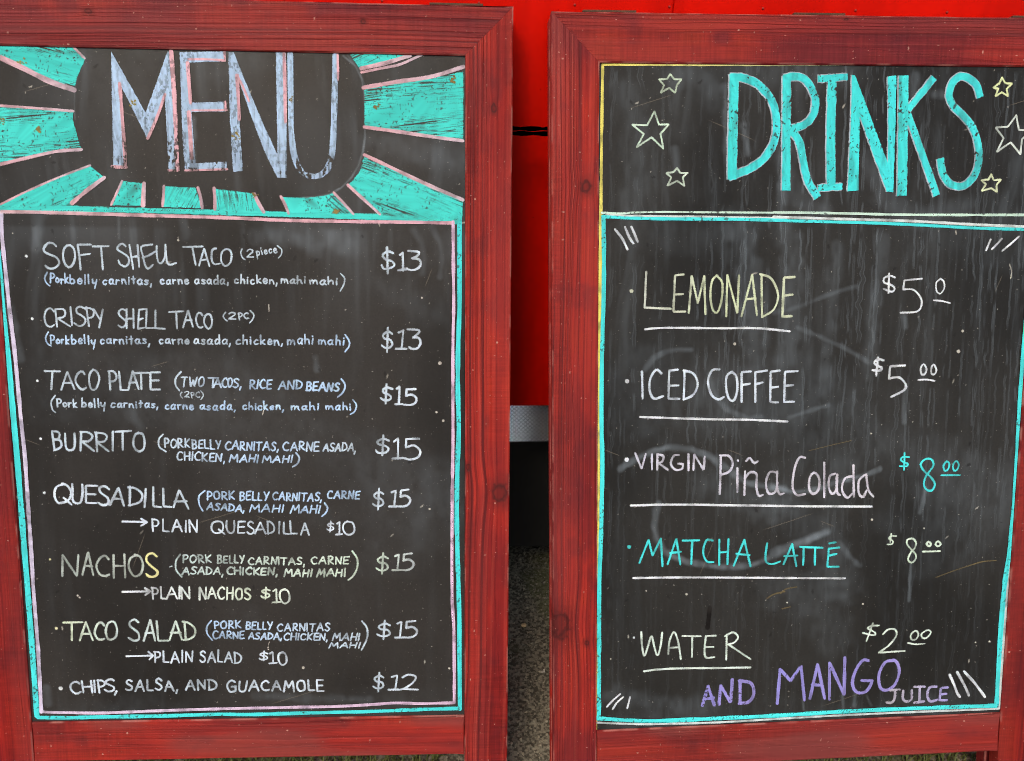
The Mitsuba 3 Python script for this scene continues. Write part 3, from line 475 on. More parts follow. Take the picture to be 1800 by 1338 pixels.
MARKS = [
 ('L','sunburst_ray','turquoise ray in the top left corner of the menu board','ray',1,[(0.06,0.63,0.58)],[-7.1,-362.5],[('p',0,[-300.1,-451.3,-191.2,-451.6,-176.4,-438.0,-182.2,-426.6,-188.2,-414.1,-192.1,-400.6,-224.9,-412.0,-257.3,-426.5,-281.3,-438.9,-300.5,-445.6])]),
 ('L','ray_outline',None,'ink',2,[(0.72,0.42,0.48),(0.6,0.48,0.56)],None,[('c',6.95,[-299.6,-443.6,-281.5,-436.2,-251.3,-422.5,-223.0,-408.7,-192.7,-398.5])]),
 ('L','ray_outline',None,'ink',2,[(0.72,0.42,0.48),(0.6,0.48,0.56)],None,[('c',3.21,[-191.2,-451.0,-184.4,-444.0,-177.5,-437.0])]),
 ('L','sunburst_ray','turquoise ray left of the letter M','ray',1,[(0.06,0.63,0.58)],[-7.1,-362.5],[('p',0,[-305.4,-378.8,-285.7,-377.1,-244.0,-374.8,-195.5,-372.6,-196.9,-363.1,-194.0,-350.7,-190.7,-336.0,-188.1,-325.5,-220.0,-322.5,-258.6,-313.9,-290.6,-306.6,-311.0,-301.5])]),
 ('L','ray_outline',None,'ink',2,[(0.72,0.42,0.48),(0.6,0.48,0.56)],None,[('c',3.47,[-305.3,-379.5,-285.6,-377.7,-244.0,-375.6,-195.5,-372.6])]),
 ('L','ray_outline',None,'ink',2,[(0.72,0.42,0.48),(0.6,0.48,0.56)],None,[('c',4.28,[-311.1,-300.0,-290.7,-305.4,-258.6,-313.5,-220.0,-322.5,-188.1,-325.5])]),
 ('L','sunburst_ray','turquoise ray below the letter M','ray',1,[(0.06,0.63,0.58)],[-7.1,-362.5],[('p',0,[-314.9,-247.3,-294.3,-255.1,-261.4,-271.1,-217.8,-290.2,-178.7,-305.6,-161.4,-291.0,-182.5,-274.7,-203.9,-256.3,-252.0,-253.5,-294.6,-250.8,-314.9,-247.3])]),
 ('L','ray_outline',None,'ink',2,[(0.72,0.42,0.48),(0.6,0.48,0.56)],None,[('c',2.67,[-315.0,-246.3,-294.3,-255.1,-261.4,-271.5,-217.7,-290.8,-178.2,-306.0])]),
 ('L','ray_outline',None,'ink',2,[(0.72,0.42,0.48),(0.6,0.48,0.56)],None,[('c',5.34,[-161.4,-291.0,-182.5,-275.8,-203.8,-258.4])]),
 ('L','sunburst_ray','short turquoise ray,first under the title','ray',1,[(0.06,0.63,0.58)],[-7.1,-362.5],[('p',0,[-139.2,-287.1,-111.5,-284.3,-113.3,-255.9,-154.7,-256.3])]),
 ('L','ray_outline',None,'ink',2,[(0.72,0.42,0.48),(0.6,0.48,0.56)],None,[('c',3.21,[-139.2,-287.1,-146.3,-273.1,-154.7,-256.9])]),
 ('L','ray_outline',None,'ink',2,[(0.72,0.42,0.48),(0.6,0.48,0.56)],None,[('c',5.88,[-111.9,-284.3,-113.2,-271.4,-114.5,-256.8])]),
 ('L','sunburst_ray','short turquoise ray,second under the title','ray',1,[(0.06,0.63,0.58)],[-7.1,-362.5],[('p',0,[-86.9,-281.4,-47.1,-279.8,-40.0,-254.1,-89.8,-255.0])]),
 ('L','ray_outline',None,'ink',2,[(0.72,0.42,0.48),(0.6,0.48,0.56)],None,[('c',3.74,[-86.9,-281.4,-87.9,-269.6,-89.8,-256.2])]),
 ('L','ray_outline',None,'ink',2,[(0.72,0.42,0.48),(0.6,0.48,0.56)],None,[('c',4.28,[-43.9,-279.9,-41.1,-268.1,-39.5,-254.1])]),
 ('L','sunburst_ray','short turquoise ray,third under the title','ray',1,[(0.06,0.63,0.58)],[-7.1,-362.5],[('p',0,[-23.4,-278.9,26.0,-273.8,39.1,-250.1,-23.4,-252.2])]),
 ('L','ray_outline',None,'ink',2,[(0.72,0.42,0.48),(0.6,0.48,0.56)],None,[('c',4.47,[-23.4,-279.6,-22.9,-266.0,-23.4,-253.0])]),
 ('L','ray_outline',None,'ink',2,[(0.72,0.42,0.48),(0.6,0.48,0.56)],None,[('c',4.92,[27.5,-273.1,32.2,-262.4,39.1,-250.1])]),
 ('L','sunburst_ray','short turquoise ray,fourth under the title','ray',1,[(0.06,0.63,0.58)],[-7.1,-362.5],[('p',0,[62.7,-269.6,94.5,-269.0,116.5,-271.9,129.8,-276.0,154.7,-250.1,113.8,-248.3,72.0,-249.1])]),
 ('L','ray_outline',None,'ink',2,[(0.72,0.42,0.48),(0.6,0.48,0.56)],None,[('c',4.02,[61.6,-270.3,66.8,-259.9,70.9,-248.6])]),
 ('L','ray_outline',None,'ink',2,[(0.72,0.42,0.48),(0.6,0.48,0.56)],None,[('c',3.75,[129.8,-276.0,142.8,-262.0,154.7,-248.8])]),
 ('L','sunburst_ray','large turquoise ray right of the letter U,pointing down','ray',1,[(0.06,0.63,0.58)],[-7.1,-362.5],[('p',0,[148.7,-286.0,163.3,-302.5,169.8,-324.2,231.7,-295.9,297.5,-267.3,296.1,-243.1,294.4,-236.9,242.4,-242.5,189.1,-248.4])]),
 ('L','ray_outline',None,'ink',2,[(0.72,0.42,0.48),(0.6,0.48,0.56)],None,[('c',4.29,[148.0,-286.0,167.2,-268.9,189.1,-249.3])]),
 ('L','ray_outline',None,'ink',2,[(0.72,0.42,0.48),(0.6,0.48,0.56)],None,[('c',4.83,[169.8,-324.6,198.6,-311.7,231.7,-296.6,264.9,-282.2,297.5,-269.1])]),
 ('L','sunburst_ray','turquoise ray right of the letter U,pointing right','ray',1,[(0.06,0.63,0.58)],[-7.1,-362.5],[('p',0,[171.0,-407.3,210.7,-414.4,254.4,-421.1,297.8,-430.9,297.6,-345.6,232.1,-352.7,170.7,-360.2])]),
 ('L','ray_outline',None,'ink',2,[(0.72,0.42,0.48),(0.6,0.48,0.56)],None,[('c',5.36,[169.7,-408.3,210.7,-416.1,256.6,-423.7,298.2,-436.8])]),
 ('L','ray_outline',None,'ink',2,[(0.72,0.42,0.48),(0.6,0.48,0.56)],None,[('c',4.83,[170.3,-359.5,210.1,-354.9,254.1,-349.2,297.4,-344.3])]),
 ('L','sunburst_ray','small turquoise ray at the top edge right of the letter U','ray',1,[(0.06,0.63,0.58)],[-7.1,-362.5],[('p',0,[152.6,-449.7,231.7,-450.9,200.1,-441.5,166.3,-430.7,160.0,-439.6])]),
 ('L','ray_outline',None,'ink',2,[(0.72,0.42,0.48),(0.6,0.48,0.56)],None,[('c',5.36,[167.4,-432.0,200.1,-439.8,229.5,-449.2])]),
 ('L','ray_outline',None,'ink',2,[(0.72,0.42,0.48),(0.6,0.48,0.56)],None,[('c',3.49,[167.8,-427.2,200.0,-434.1,217.4,-438.1,245.8,-450.8])]),
 ('L','border_line','turquoise band under the sunburst','border',1,[(0.06,0.63,0.58)],None,[('p',0,[-314.2,-253.5,-223.2,-255.4,-130.3,-253.7,-7.4,-252.1,80.1,-250.7,212.8,-249.4,289.4,-250.4,293.1,-241.6,288.7,-240.1,212.7,-241.4,36.0,-245.0,-130.6,-247.3,-252.2,-247.9,-314.7,-247.1])]),
 ('L','border_line','pink line along the top of the list of dishes','ink',2,[(0.72,0.5,0.56),(0.72,0.42,0.48),(0.74,0.44,0.54)],None,[('c',4.84,[-313.3,-246.4,-252.3,-246.4,-130.7,-244.4,-7.8,-242.3,79.8,-239.7,212.7,-239.5,284.9,-239.3])]),
 ('L','border_line','lilac line down the right side and along the bottom of the list of dishes','ink',2,[(0.7,0.58,0.78),(0.74,0.54,0.74)],None,[('c',4.47,[284.6,-240.8,284.9,-185.2,285.2,-128.9,284.1,-71.8,284.0,-14.0,284.2,40.7,283.4,104.1,282.8,176.5,282.4,225.5,283.1,283.3,285.0,316.7,285.7,375.8,285.7,431.3]),('c',4.47,[285.7,431.3,238.5,431.8,202.4,430.3,166.3,432.3,118.4,434.1,58.8,434.4,-0.5,434.7,-47.8,435.1,-126.2,436.4,-204.2,438.4,-244.4,437.3,-278.3,435.9,-286.0,434.9])]),
 ('L','border_line','lilac line down the left side of the list of dishes','ink',2,[(0.66,0.6,0.8)],None,[('c',5.36,[-293.2,-245.2,-294.1,-212.1,-292.7,-165.0,-291.1,-116.5,-288.6,-67.5,-287.5,-20.1,-286.4,29.3,-284.9,71.6,-285.1,141.8,-285.2,201.2,-285.8,261.4,-285.3,318.3,-285.5,367.7,-286.8,435.3])]),
 ('L','border_line','turquoise line down the right and along the bottom of the list of dishes','border',1,[(0.07,0.74,0.77)],None,[('c',6.41,[293.0,-249.7,293.0,-185.3,293.0,-129.0,291.1,-71.9,290.9,-14.0,292.1,36.8,290.1,92.1,289.4,152.3,290.0,201.0,291.7,258.5,292.9,312.6,293.2,375.9,293.8,440.9]),('c',5.66,[294.2,440.0,238.5,440.8,166.2,442.6,82.4,443.3,-0.9,444.3,-48.1,443.2,-126.6,444.4,-204.5,444.3,-251.1,444.8,-291.9,443.7])]),
 ('L','border_line','turquoise line down the left side of the list of dishes,outside the lilac one','border',1,[(0.07,0.74,0.77)],None,[('c',7.82,[-302.3,-212.0,-300.7,-168.5,-299.7,-116.4,-298.1,-67.4,-296.8,-12.5,-295.9,33.2,-295.1,80.9,-294.5,149.6,-294.2,201.1,-293.6,265.3,-293.3,318.2,-293.2,380.1,-293.3,441.1])]),
 ('L','title_letter','pale blue hand drawn letter M with pink edges','title',2,[(0.42,0.58,0.8)],None,[('p',0,[-144.5,-445.9,-146.7,-384.9,-149.4,-303.9,-135.0,-306.3,-134.7,-364.2,-136.0,-407.9,-119.9,-372.9,-105.5,-341.2,-92.6,-367.1,-80.6,-396.6,-80.5,-352.6,-80.0,-301.8,-68.8,-302.0,-69.1,-378.0,-69.4,-447.5,-75.1,-447.3,-90.6,-408.8,-105.7,-372.1,-124.4,-408.2])]),
 ('L','title_edge','pink edge strokes of the letter M','title',3,[(0.72,0.42,0.48)],None,[('c',4.45,[-136.1,-407.5,-135.3,-385.1,-134.9,-360.1,-134.2,-332.7,-133.9,-305.7]),('c',4.45,[-150.6,-305.0,-142.5,-304.3,-132.9,-304.2]),('c',3.79,[-104.5,-340.6,-97.4,-354.4,-87.9,-375.6,-80.2,-395.5]),('c',5.57,[-70.3,-447.4,-69.1,-407.2,-68.8,-365.4,-68.8,-302.0]),('c',3.34,[-80.2,-301.2,-66.7,-301.4])]),
 ('L','title_letter','pale blue hand drawn letter E with pink edges','title',2,[(0.42,0.58,0.8)],None,[('p',0,[-59.8,-447.1,-3.2,-448.9,-3.6,-437.1,-49.3,-434.9,-49.2,-407.6,-48.8,-385.7,-4.3,-388.0,-4.1,-376.0,-48.0,-374.2,-46.9,-338.4,-45.9,-310.8,-6.0,-313.2,-6.3,-302.3,-59.2,-301.0,-60.4,-334.0,-60.7,-376.0])]),
 ('L','title_edge','pink edge strokes of the letter E','title',3,[(0.72,0.42,0.48)],None,[('c',3.12,[-49.1,-438.6,-25.8,-439.1,-3.6,-438.1]),('c',4.45,[-50.6,-434.5,-49.8,-411.7,-48.8,-385.1]),('l',2.89,[-4.3,-448.9,-3.6,-437.5]),('l',3.79,[-5.6,-387.5,-5.4,-377.1]),('c',2.67,[-47.5,-376.3,-24.0,-376.7,-3.6,-377.5]),('c',5.34,[-51.4,-373.7,-51.0,-353.1,-50.3,-317.2]),('c',2.89,[-59.2,-301.5,-31.1,-302.5,-5.6,-303.8])]),
 ('L','title_letter','pale blue hand drawn letter N with pink edges','title',2,[(0.42,0.58,0.8)],None,[('p',0,[1.0,-448.4,-0.2,-373.1,1.5,-300.8,13.9,-301.7,11.7,-366.3,10.7,-420.9,26.9,-370.1,43.5,-323.6,57.9,-293.7,69.5,-293.9,71.7,-374.4,73.0,-449.2,60.1,-449.0,59.4,-374.2,58.7,-323.1,41.1,-362.6,26.4,-398.9,7.4,-448.5])]),
 ('L','title_edge','pink edge strokes of the letter N','title',3,[(0.72,0.42,0.48)],None,[('c',4.47,[10.7,-420.2,11.3,-394.4,11.7,-366.3]),('c',3.35,[10.7,-420.9,16.7,-408.5,24.7,-389.0]),('c',4.47,[70.5,-449.2,70.5,-409.5,70.0,-363.8])]),
 ('L','title_letter','pale blue hand drawn letter U with a pink edge','title',2,[(0.42,0.58,0.8)],None,[('c',8.05,[78.1,-447.3,77.8,-422.2,77.4,-397.0,77.0,-354.7,80.0,-322.7,88.7,-302.5,105.0,-296.2,119.4,-302.9,128.1,-323.5,131.6,-368.4,133.7,-410.8,134.8,-446.4])]),
 ('L','title_edge','pink edge strokes of the letter U','title',3,[(0.72,0.42,0.48)],None,[('c',3.13,[137.9,-448.1,138.0,-431.8,137.9,-417.1])]),
 ('L','rust_spot','brown rust spots that came through the paint of the title','ink',4,[(0.3,0.25,0.08),(0.24,0.17,0.05)],None,[('l',2.48,[-252.0,-435.5,-251.3,-435.2]),('l',1.46,[-257.3,-431.4,-256.6,-431.1]),('l',2.25,[-260.1,-431.0,-259.4,-430.6]),('l',1.64,[-249.9,-430.3,-249.2,-430.0]),('l',2.26,[-256.7,-431.9,-256.0,-431.5]),('l',1.98,[-257.0,-429.7,-256.4,-429.3]),('l',1.04,[-254.4,-431.0,-253.7,-430.7]),('l',1.26,[-253.4,-429.6,-252.7,-429.3]),('l',1.54,[-256.7,-429.6,-256.0,-429.2]),('l',2.59,[-239.1,-350.5,-238.4,-350.2]),('l',3.58,[-240.5,-350.6,-239.8,-350.3]),('l',1.49,[-237.1,-349.8,-236.5,-349.5]),('l',1.38,[-245.2,-347.5,-244.5,-347.2]),('l',2.5,[-242.4,-349.3,-241.7,-349.0]),('l',2.8,[-239.4,-352.5,-238.7,-352.1]),('l',3.19,[-238.8,-346.7,-238.1,-346.4]),('l',1.31,[-238.2,-347.4,-237.5,-347.1]),('l',3.29,[-240.7,-348.6,-240.0,-348.3]),('l',1.4,[-284.6,-359.1,-283.9,-358.7]),('l',1.12,[-289.2,-356.2,-288.5,-355.8]),('l',1.76,[-287.4,-357.4,-286.8,-357.1]),('l',2.66,[-282.5,-361.5,-281.9,-361.2]),('l',1.91,[-283.1,-355.4,-282.4,-355.0]),('l',2.43,[-285.9,-361.7,-285.2,-361.3]),('l',1.35,[-283.6,-358.7,-282.9,-358.4]),('l',1.15,[-286.6,-356.9,-285.9,-356.5]),('l',1.24,[-281.6,-357.7,-280.9,-357.3]),('l',3.13,[-124.3,-380.9,-123.6,-380.6]),('l',1.71,[-119.5,-382.1,-118.8,-381.7]),('l',2.08,[-122.0,-385.7,-121.3,-385.4]),('l',2.04,[-118.0,-387.1,-117.3,-386.7]),('l',1.73,[-121.5,-383.8,-120.8,-383.4]),('l',1.08,[-123.1,-387.5,-122.4,-387.2]),('l',2.38,[-118.5,-382.8,-117.8,-382.5]),('l',1.67,[-121.5,-383.6,-120.8,-383.3]),('l',1.38,[-119.1,-385.8,-118.5,-385.4]),('l',1.39,[5.7,-344.0,6.4,-343.6]),('l',1.56,[10.9,-342.2,11.6,-341.8]),('l',2.94,[2.0,-345.6,2.7,-345.3]),('l',3.05,[7.2,-349.5,7.9,-349.1]),('l',2.52,[8.2,-347.6,8.9,-347.2]),('l',1.56,[4.4,-344.9,5.1,-344.6]),('l',1.77,[10.0,-345.5,10.7,-345.1]),('l',1.8,[6.2,-341.6,6.9,-341.2]),('l',1.38,[8.7,-347.2,9.5,-346.8]),('l',1.11,[25.7,-268.7,26.4,-268.3]),('l',2.03,[26.8,-272.6,27.5,-272.2]),('l',2.98,[26.1,-273.5,26.8,-273.2]),('l',1.22,[32.4,-272.3,33.1,-271.9]),('l',1.69,[25.1,-274.3,25.9,-274.0]),('l',1.43,[29.1,-271.7,29.8,-271.4]),('l',3.28,[27.6,-271.4,28.3,-271.1]),('l',2.78,[26.9,-272.6,27.6,-272.3]),('l',1.11,[25.9,-272.6,26.6,-272.3]),('l',1.35,[75.9,-390.8,76.6,-390.4]),('l',1.14,[76.2,-390.9,76.9,-390.5]),('l',1.63,[79.3,-395.4,80.0,-395.1]),('l',1.72,[75.7,-391.9,76.4,-391.6]),('l',1.88,[78.2,-390.5,78.9,-390.2]),('l',1.31,[79.0,-392.6,79.8,-392.3]),('l',2.2,[77.8,-393.0,78.5,-392.7]),('l',0.83,[78.0,-388.8,78.7,-388.4]),('l',1.68,[75.9,-391.8,76.6,-391.5]),('l',3.31,[130.1,-251.1,130.8,-250.8]),('l',2.1,[135.5,-253.7,136.2,-253.3]),('l',2.45,[130.0,-254.3,130.8,-254.0]),('l',1.87,[128.6,-251.7,129.4,-251.3]),('l',3.22,[131.9,-250.5,132.6,-250.2]),('l',1.66,[132.2,-251.6,132.9,-251.2]),('l',1.27,[127.6,-250.2,128.3,-249.8]),('l',3.74,[133.1,-252.1,133.9,-251.7]),('l',3.4,[131.4,-254.0,132.1,-253.7]),('l',1.64,[187.2,-385.4,187.9,-385.1]),('l',1.89,[188.2,-385.5,188.9,-385.1]),('l',1.25,[188.1,-390.0,188.9,-389.7]),('l',1.76,[185.6,-382.4,186.4,-382.0]),('l',3.36,[183.8,-384.6,184.6,-384.3]),('l',1.33,[186.0,-383.8,186.7,-383.4]),('l',3.34,[184.3,-385.6,185.0,-385.2]),('l',1.71,[188.8,-387.9,189.6,-387.6]),('l',1.8,[190.3,-387.7,191.1,-387.4]),('l',1.59,[284.9,-424.2,285.6,-423.9]),('l',2.56,[285.6,-425.2,286.3,-424.9]),('l',1.76,[284.9,-417.5,285.6,-417.2]),('l',1.31,[285.4,-421.7,286.1,-421.4]),('l',3.87,[285.5,-417.6,286.3,-417.2]),('l',1.36,[286.8,-422.5,287.6,-422.2]),('l',3.06,[282.2,-418.7,282.9,-418.4]),('l',1.83,[287.2,-422.8,287.9,-422.5]),('l',3.48,[283.3,-421.5,284.0,-421.2])]),
 ('L','bullet','small white bullet dot','ink',1,[(0.74,0.79,0.86)],None,[('l',4.01,[-265.7,-190.5,-265.5,-190.4])]),
 ('L','item_lettering','grey white hand lettering SOFT SHELL TACO','ink',1,[(0.52,0.62,0.72)],None,[('c',3.15,[-227.2,-203.5,-231.0,-207.2,-237.3,-207.1,-242.5,-201.4,-242.5,-196.6,-236.6,-193.1,-228.1,-189.5,-224.5,-183.0,-227.2,-178.2,-233.0,-174.9,-238.6,-175.3,-242.3,-178.5]),('c',2.98,[-212.8,-205.0,-217.4,-200.1,-219.3,-190.4,-217.4,-181.5,-212.9,-176.7,-207.9,-180.0,-204.2,-188.9,-204.7,-199.4,-208.8,-204.7,-213.3,-204.7]),('l',2.81,[-183.2,-206.1,-200.0,-205.9,-198.5,-190.6,-198.1,-174.0]),('l',2.81,[-199.2,-192.2,-184.6,-194.3]),('l',2.81,[-180.9,-203.7,-160.8,-204.3]),('l',2.81,[-170.5,-203.5,-169.7,-174.3]),('c',2.65,[-139.2,-204.2,-143.0,-207.7,-148.3,-204.9,-149.8,-200.0,-143.6,-196.0,-136.7,-190.4,-136.3,-183.1,-141.3,-178.5,-147.6,-181.4,-149.3,-186.2]),('l',2.65,[-134.3,-206.2,-131.0,-175.0]),('l',2.65,[-123.8,-206.0,-123.3,-178.0]),('l',2.65,[-131.9,-190.5,-123.7,-192.2]),('c',2.65,[-105.3,-207.0,-119.1,-204.1,-118.0,-193.0,-115.4,-180.1,-111.6,-176.0,-105.7,-181.0]),('c',2.65,[-118.2,-189.8,-110.0,-193.1,-101.7,-198.1]),('c',2.65,[-99.7,-204.9,-100.0,-193.2,-98.3,-184.3,-94.3,-183.5,-89.9,-191.7,-88.4,-207.2]),('c',2.65,[-88.4,-207.2,-88.2,-193.4,-87.0,-183.6,-83.1,-181.2,-75.7,-183.7]),('l',2.65,[-65.9,-204.2,-40.8,-205.2]),('l',2.65,[-54.2,-203.8,-50.9,-181.5]),('l',2.65,[-46.6,-180.4,-39.2,-202.8,-33.2,-179.6]),('l',2.65,[-43.9,-187.3,-34.9,-189.0]),('c',2.65,[-23.8,-203.0,-28.8,-200.5,-30.0,-189.1,-27.0,-182.6,-19.7,-183.4]),('c',2.65,[-10.0,-202.3,-16.7,-197.4,-17.6,-185.9,-12.5,-180.2,-5.7,-186.0,-4.5,-197.5,-10.0,-202.3])]),
 ('L','description_lettering','small white lettering (2 piece) after the first dish','ink',1,[(0.52,0.62,0.72)],None,[('c',1.82,[9.5,-202.5,7.7,-197.6,9.9,-191.1,12.8,-188.7]),('c',1.82,[55.3,-207.1,60.5,-202.3,59.9,-195.7,56.0,-191.2]),('w',1.94,[15.7,-192.0,23.8,-192.1,9.5,0.0],'2',None),('w',1.86,[28.3,-194.2,54.6,-198.4,10.2,0.0],'piece',None)]),
 ('L','description_lettering','small white lettering of fillings under the first dish,with a comma after each','ink',1,[(0.46,0.64,0.9),(0.52,0.62,0.72),(0.52,0.62,0.72)],None,[('c',2.15,[-240.5,-169.9,-244.2,-162.6,-242.2,-156.1,-238.4,-152.5]),('w',2.23,[-238.2,-156.1,-214.6,-155.5,11.7,0.0],'Pork',None),('w',2.23,[-212.5,-156.0,-178.8,-155.0,12.1,0.0],'belly',None),('w',2.23,[-170.7,-155.4,-108.5,-155.3,11.1,0.0],'carnitas,',None),('w',2.23,[-97.2,-156.0,-61.1,-156.7,10.8,0.0],'carne',None),('w',2.23,[-52.9,-156.7,-10.0,-157.5,10.9,0.0],'asada,',None),('w',2.23,[-1.8,-157.9,53.4,-157.7,10.8,0.0],'chicken,',None),('w',2.23,[58.8,-158.4,90.1,-158.7,10.5,0.0],'mahi',None),('w',2.23,[96.2,-157.7,132.2,-157.7,10.6,0.0],'mahi',None),('c',2.15,[136.6,-171.8,141.5,-166.1,140.5,-157.8,135.7,-149.1])]),
 ('L','price_lettering','white hand lettered price $13 of the first dish','ink',1,[(0.52,0.62,0.72),(0.66,0.75,0.87)],None,[('w',3.16,[191.3,-174.5,208.7,-174.6,28.3,0.0],'$',None),('w',3.16,[212.1,-176.6,222.4,-176.7,23.5,0.0],'1',None),('w',3.16,[223.7,-176.8,241.2,-176.9,23.4,0.0],'3',None)]),
 ('L','bullet','small white bullet dot','ink',1,[(0.74,0.79,0.86)],None,[('l',4.01,[-263.5,-109.9,-263.3,-109.7])]),
 ('L','item_lettering','grey white hand lettering CRISPY SHELL TACO','ink',1,[(0.52,0.62,0.72)],None,[('w',2.68,[-248.9,-100.1,-172.1,-100.6,24.0,0.0],'CRISPY',[0.0,0.179,0.194,0.421,0.442,0.495,0.516,0.705,0.726,0.853,0.853,1.0]),('w',2.68,[-154.4,-98.7,-94.1,-98.4,24.8,0.0],'SHELL',[0.0,0.181,0.17,0.343,0.414,0.559,0.581,0.803,0.792,1.0]),('w',2.68,[-87.0,-99.6,-32.3,-99.1,20.8,0.0],'TACO',[0.0,0.35,0.299,0.53,0.605,0.778,0.799,1.0])]),
 ('L','description_lettering','small white lettering (2 PC) after the second dish','ink',1,[(0.52,0.62,0.72)],None,[('c',1.82,[-14.6,-120.0,-17.8,-115.0,-15.8,-110.9,-12.6,-108.4]),('c',1.82,[17.5,-122.4,21.9,-117.0,20.4,-111.1,16.1,-106.1]),('w',2.01,[-10.9,-110.9,-1.8,-111.0,8.7,0.0],'2',None),('w',1.94,[2.6,-110.0,15.5,-111.8,8.3,0.0],'PC',None)]),
 ('L','description_lettering','small white lettering of fillings under the second dish','ink',1,[(0.46,0.64,0.9),(0.52,0.62,0.72),(0.46,0.64,0.9)],None,[('c',2.15,[-243.8,-92.8,-247.9,-85.4,-246.3,-77.9,-241.7,-74.3]),('w',2.31,[-242.3,-77.4,-218.9,-77.2,11.0,0.0],'Pork',None),('w',2.31,[-215.1,-77.2,-184.8,-76.6,11.7,0.0],'belly',None),('w',2.31,[-178.3,-77.4,-114.7,-77.3,11.4,0.0],'carnitas,',None),('w',2.31,[-102.1,-78.2,-63.9,-78.1,11.3,0.0],'carne',None),('w',2.31,[-57.3,-78.4,-9.6,-77.8,11.4,0.0],'asada,',None),('w',2.31,[-2.2,-78.3,58.5,-77.5,11.7,0.0],'chicken,',None),('w',2.31,[64.8,-78.7,99.0,-78.4,12.5,0.0],'mahi',None),('w',2.31,[105.2,-78.2,139.5,-77.5,11.9,0.0],'mahi',None),('c',2.46,[141.1,-91.2,146.3,-82.6,145.8,-75.7,140.4,-68.4])]),
 ('L','price_lettering','white hand lettered price $13 of the second dish','ink',1,[(0.52,0.62,0.72),(0.66,0.75,0.87)],None,[('w',3.16,[189.6,-71.4,204.6,-71.4,25.5,0.0],'$',None),('w',3.16,[208.5,-71.5,222.1,-71.5,25.5,0.0],'1',None),('w',3.16,[225.5,-71.5,241.9,-71.6,25.6,0.0],'3',None)]),
 ('L','bullet','small white bullet dot','ink',1,[(0.74,0.79,0.86)],None,[('l',3.56,[-262.3,-28.2,-262.1,-28.1])]),
 ('L','item_lettering','grey white hand lettering TACO PLATE','ink',1,[(0.52,0.62,0.72)],None,[('w',3.0,[-252.1,-17.0,-183.6,-16.9,24.4,0.0],'TACO',[0.0,0.272,0.295,0.535,0.561,0.769,0.801,1.0]),('w',3.0,[-170.8,-17.2,-104.1,-16.9,24.0,0.0],'PLATE',[0.017,0.172,0.215,0.358,0.381,0.583,0.497,0.801,0.801,1.0])]),
 ('L','description_lettering','small white capitals (TWO TACOS,RICE AND BEANS)','ink',1,[(0.52,0.62,0.72),(0.46,0.64,0.9),(0.46,0.64,0.9)],None,[('c',2.65,[-75.8,-40.7,-82.8,-32.5,-83.5,-23.2,-78.9,-15.6]),('w',2.46,[-76.2,-21.1,-46.9,-21.5,12.5,0.15],'TWO',None),('w',2.46,[-41.0,-20.1,3.4,-19.9,12.3,0.08],'TACOS,',[0.0,0.307,0.157,0.382,0.401,0.551,0.577,0.7,0.727,0.888,0.914,1.0]),('w',2.46,[13.3,-18.4,42.1,-18.3,11.6,0.1],'RICE',None),('w',2.46,[51.6,-17.7,82.2,-17.8,11.6,0.1],'AND',None),('w',2.68,[87.6,-16.1,130.9,-15.1,11.2,0.12],'BEANS',None),('c',2.65,[134.9,-31.9,139.8,-23.9,137.1,-14.5,129.7,-7.3])]),
 ('L','description_lettering','tiny white lettering (2 PC) under the opening bracket','ink',1,[(0.52,0.62,0.72)],None,[('c',1.66,[-75.7,-13.6,-78.1,-9.7,-75.2,-5.4]),('c',1.66,[-50.8,-15.4,-47.7,-9.7,-51.2,-3.8]),('w',1.64,[-72.3,-6.8,-66.0,-6.8,7.1,0.0],'2',None),('w',1.64,[-63.6,-6.3,-52.4,-6.8,7.2,0.0],'PC',None)]),
 ('L','description_lettering','small white lettering of fillings under the third dish','ink',1,[(0.52,0.62,0.72),(0.46,0.64,0.9),(0.46,0.64,0.9)],None,[('c',2.23,[-240.6,-8.6,-246.2,0.1,-245.0,10.3,-241.3,14.2]),('w',2.31,[-239.3,6.9,-213.6,6.8,10.9,0.0],'Pork',None),('w',2.31,[-207.0,6.8,-177.0,7.2,11.4,0.0],'belly',None),('w',2.31,[-168.8,7.2,-107.9,7.6,10.5,0.0],'carnitas,',None),('w',2.31,[-98.5,9.6,-61.7,9.6,11.2,0.0],'carne',None),('w',2.31,[-53.1,9.5,-6.5,10.2,10.9,0.0],'asada,',None),('w',2.31,[3.5,9.5,57.0,10.4,10.7,0.0],'chicken,',None),('w',2.31,[67.6,10.0,104.1,10.0,10.3,0.0],'mahi',None),('w',2.31,[113.5,10.0,147.3,9.9,10.3,0.0],'mahi',None),('c',2.15,[149.6,-3.9,154.5,3.5,151.8,12.2,146.2,16.1])]),
 ('L','price_lettering','white hand lettered price $15 of the third dish','ink',1,[(0.52,0.62,0.72),(0.66,0.75,0.87)],None,[('w',3.16,[187.2,0.2,202.0,0.2,22.8,0.0],'$',None),('w',3.16,[206.6,3.0,216.2,2.9,22.6,0.0],'1',None),('w',3.16,[218.1,2.9,235.3,2.9,22.5,0.0],'5',None)]),
 ('L','bullet','small white bullet dot','ink',1,[(0.74,0.79,0.86)],None,[('l',3.43,[-263.1,49.4,-262.9,49.5])]),
 ('L','item_lettering','grey white hand lettering BURRITO','ink',1,[(0.52,0.62,0.72)],None,[('w',3.16,[-248.0,65.2,-127.0,66.4,24.5,0.0],'BURRITO',[0.005,0.105,0.137,0.246,0.287,0.451,0.455,0.608,0.633,0.67,0.664,0.848,0.868,0.997])]),
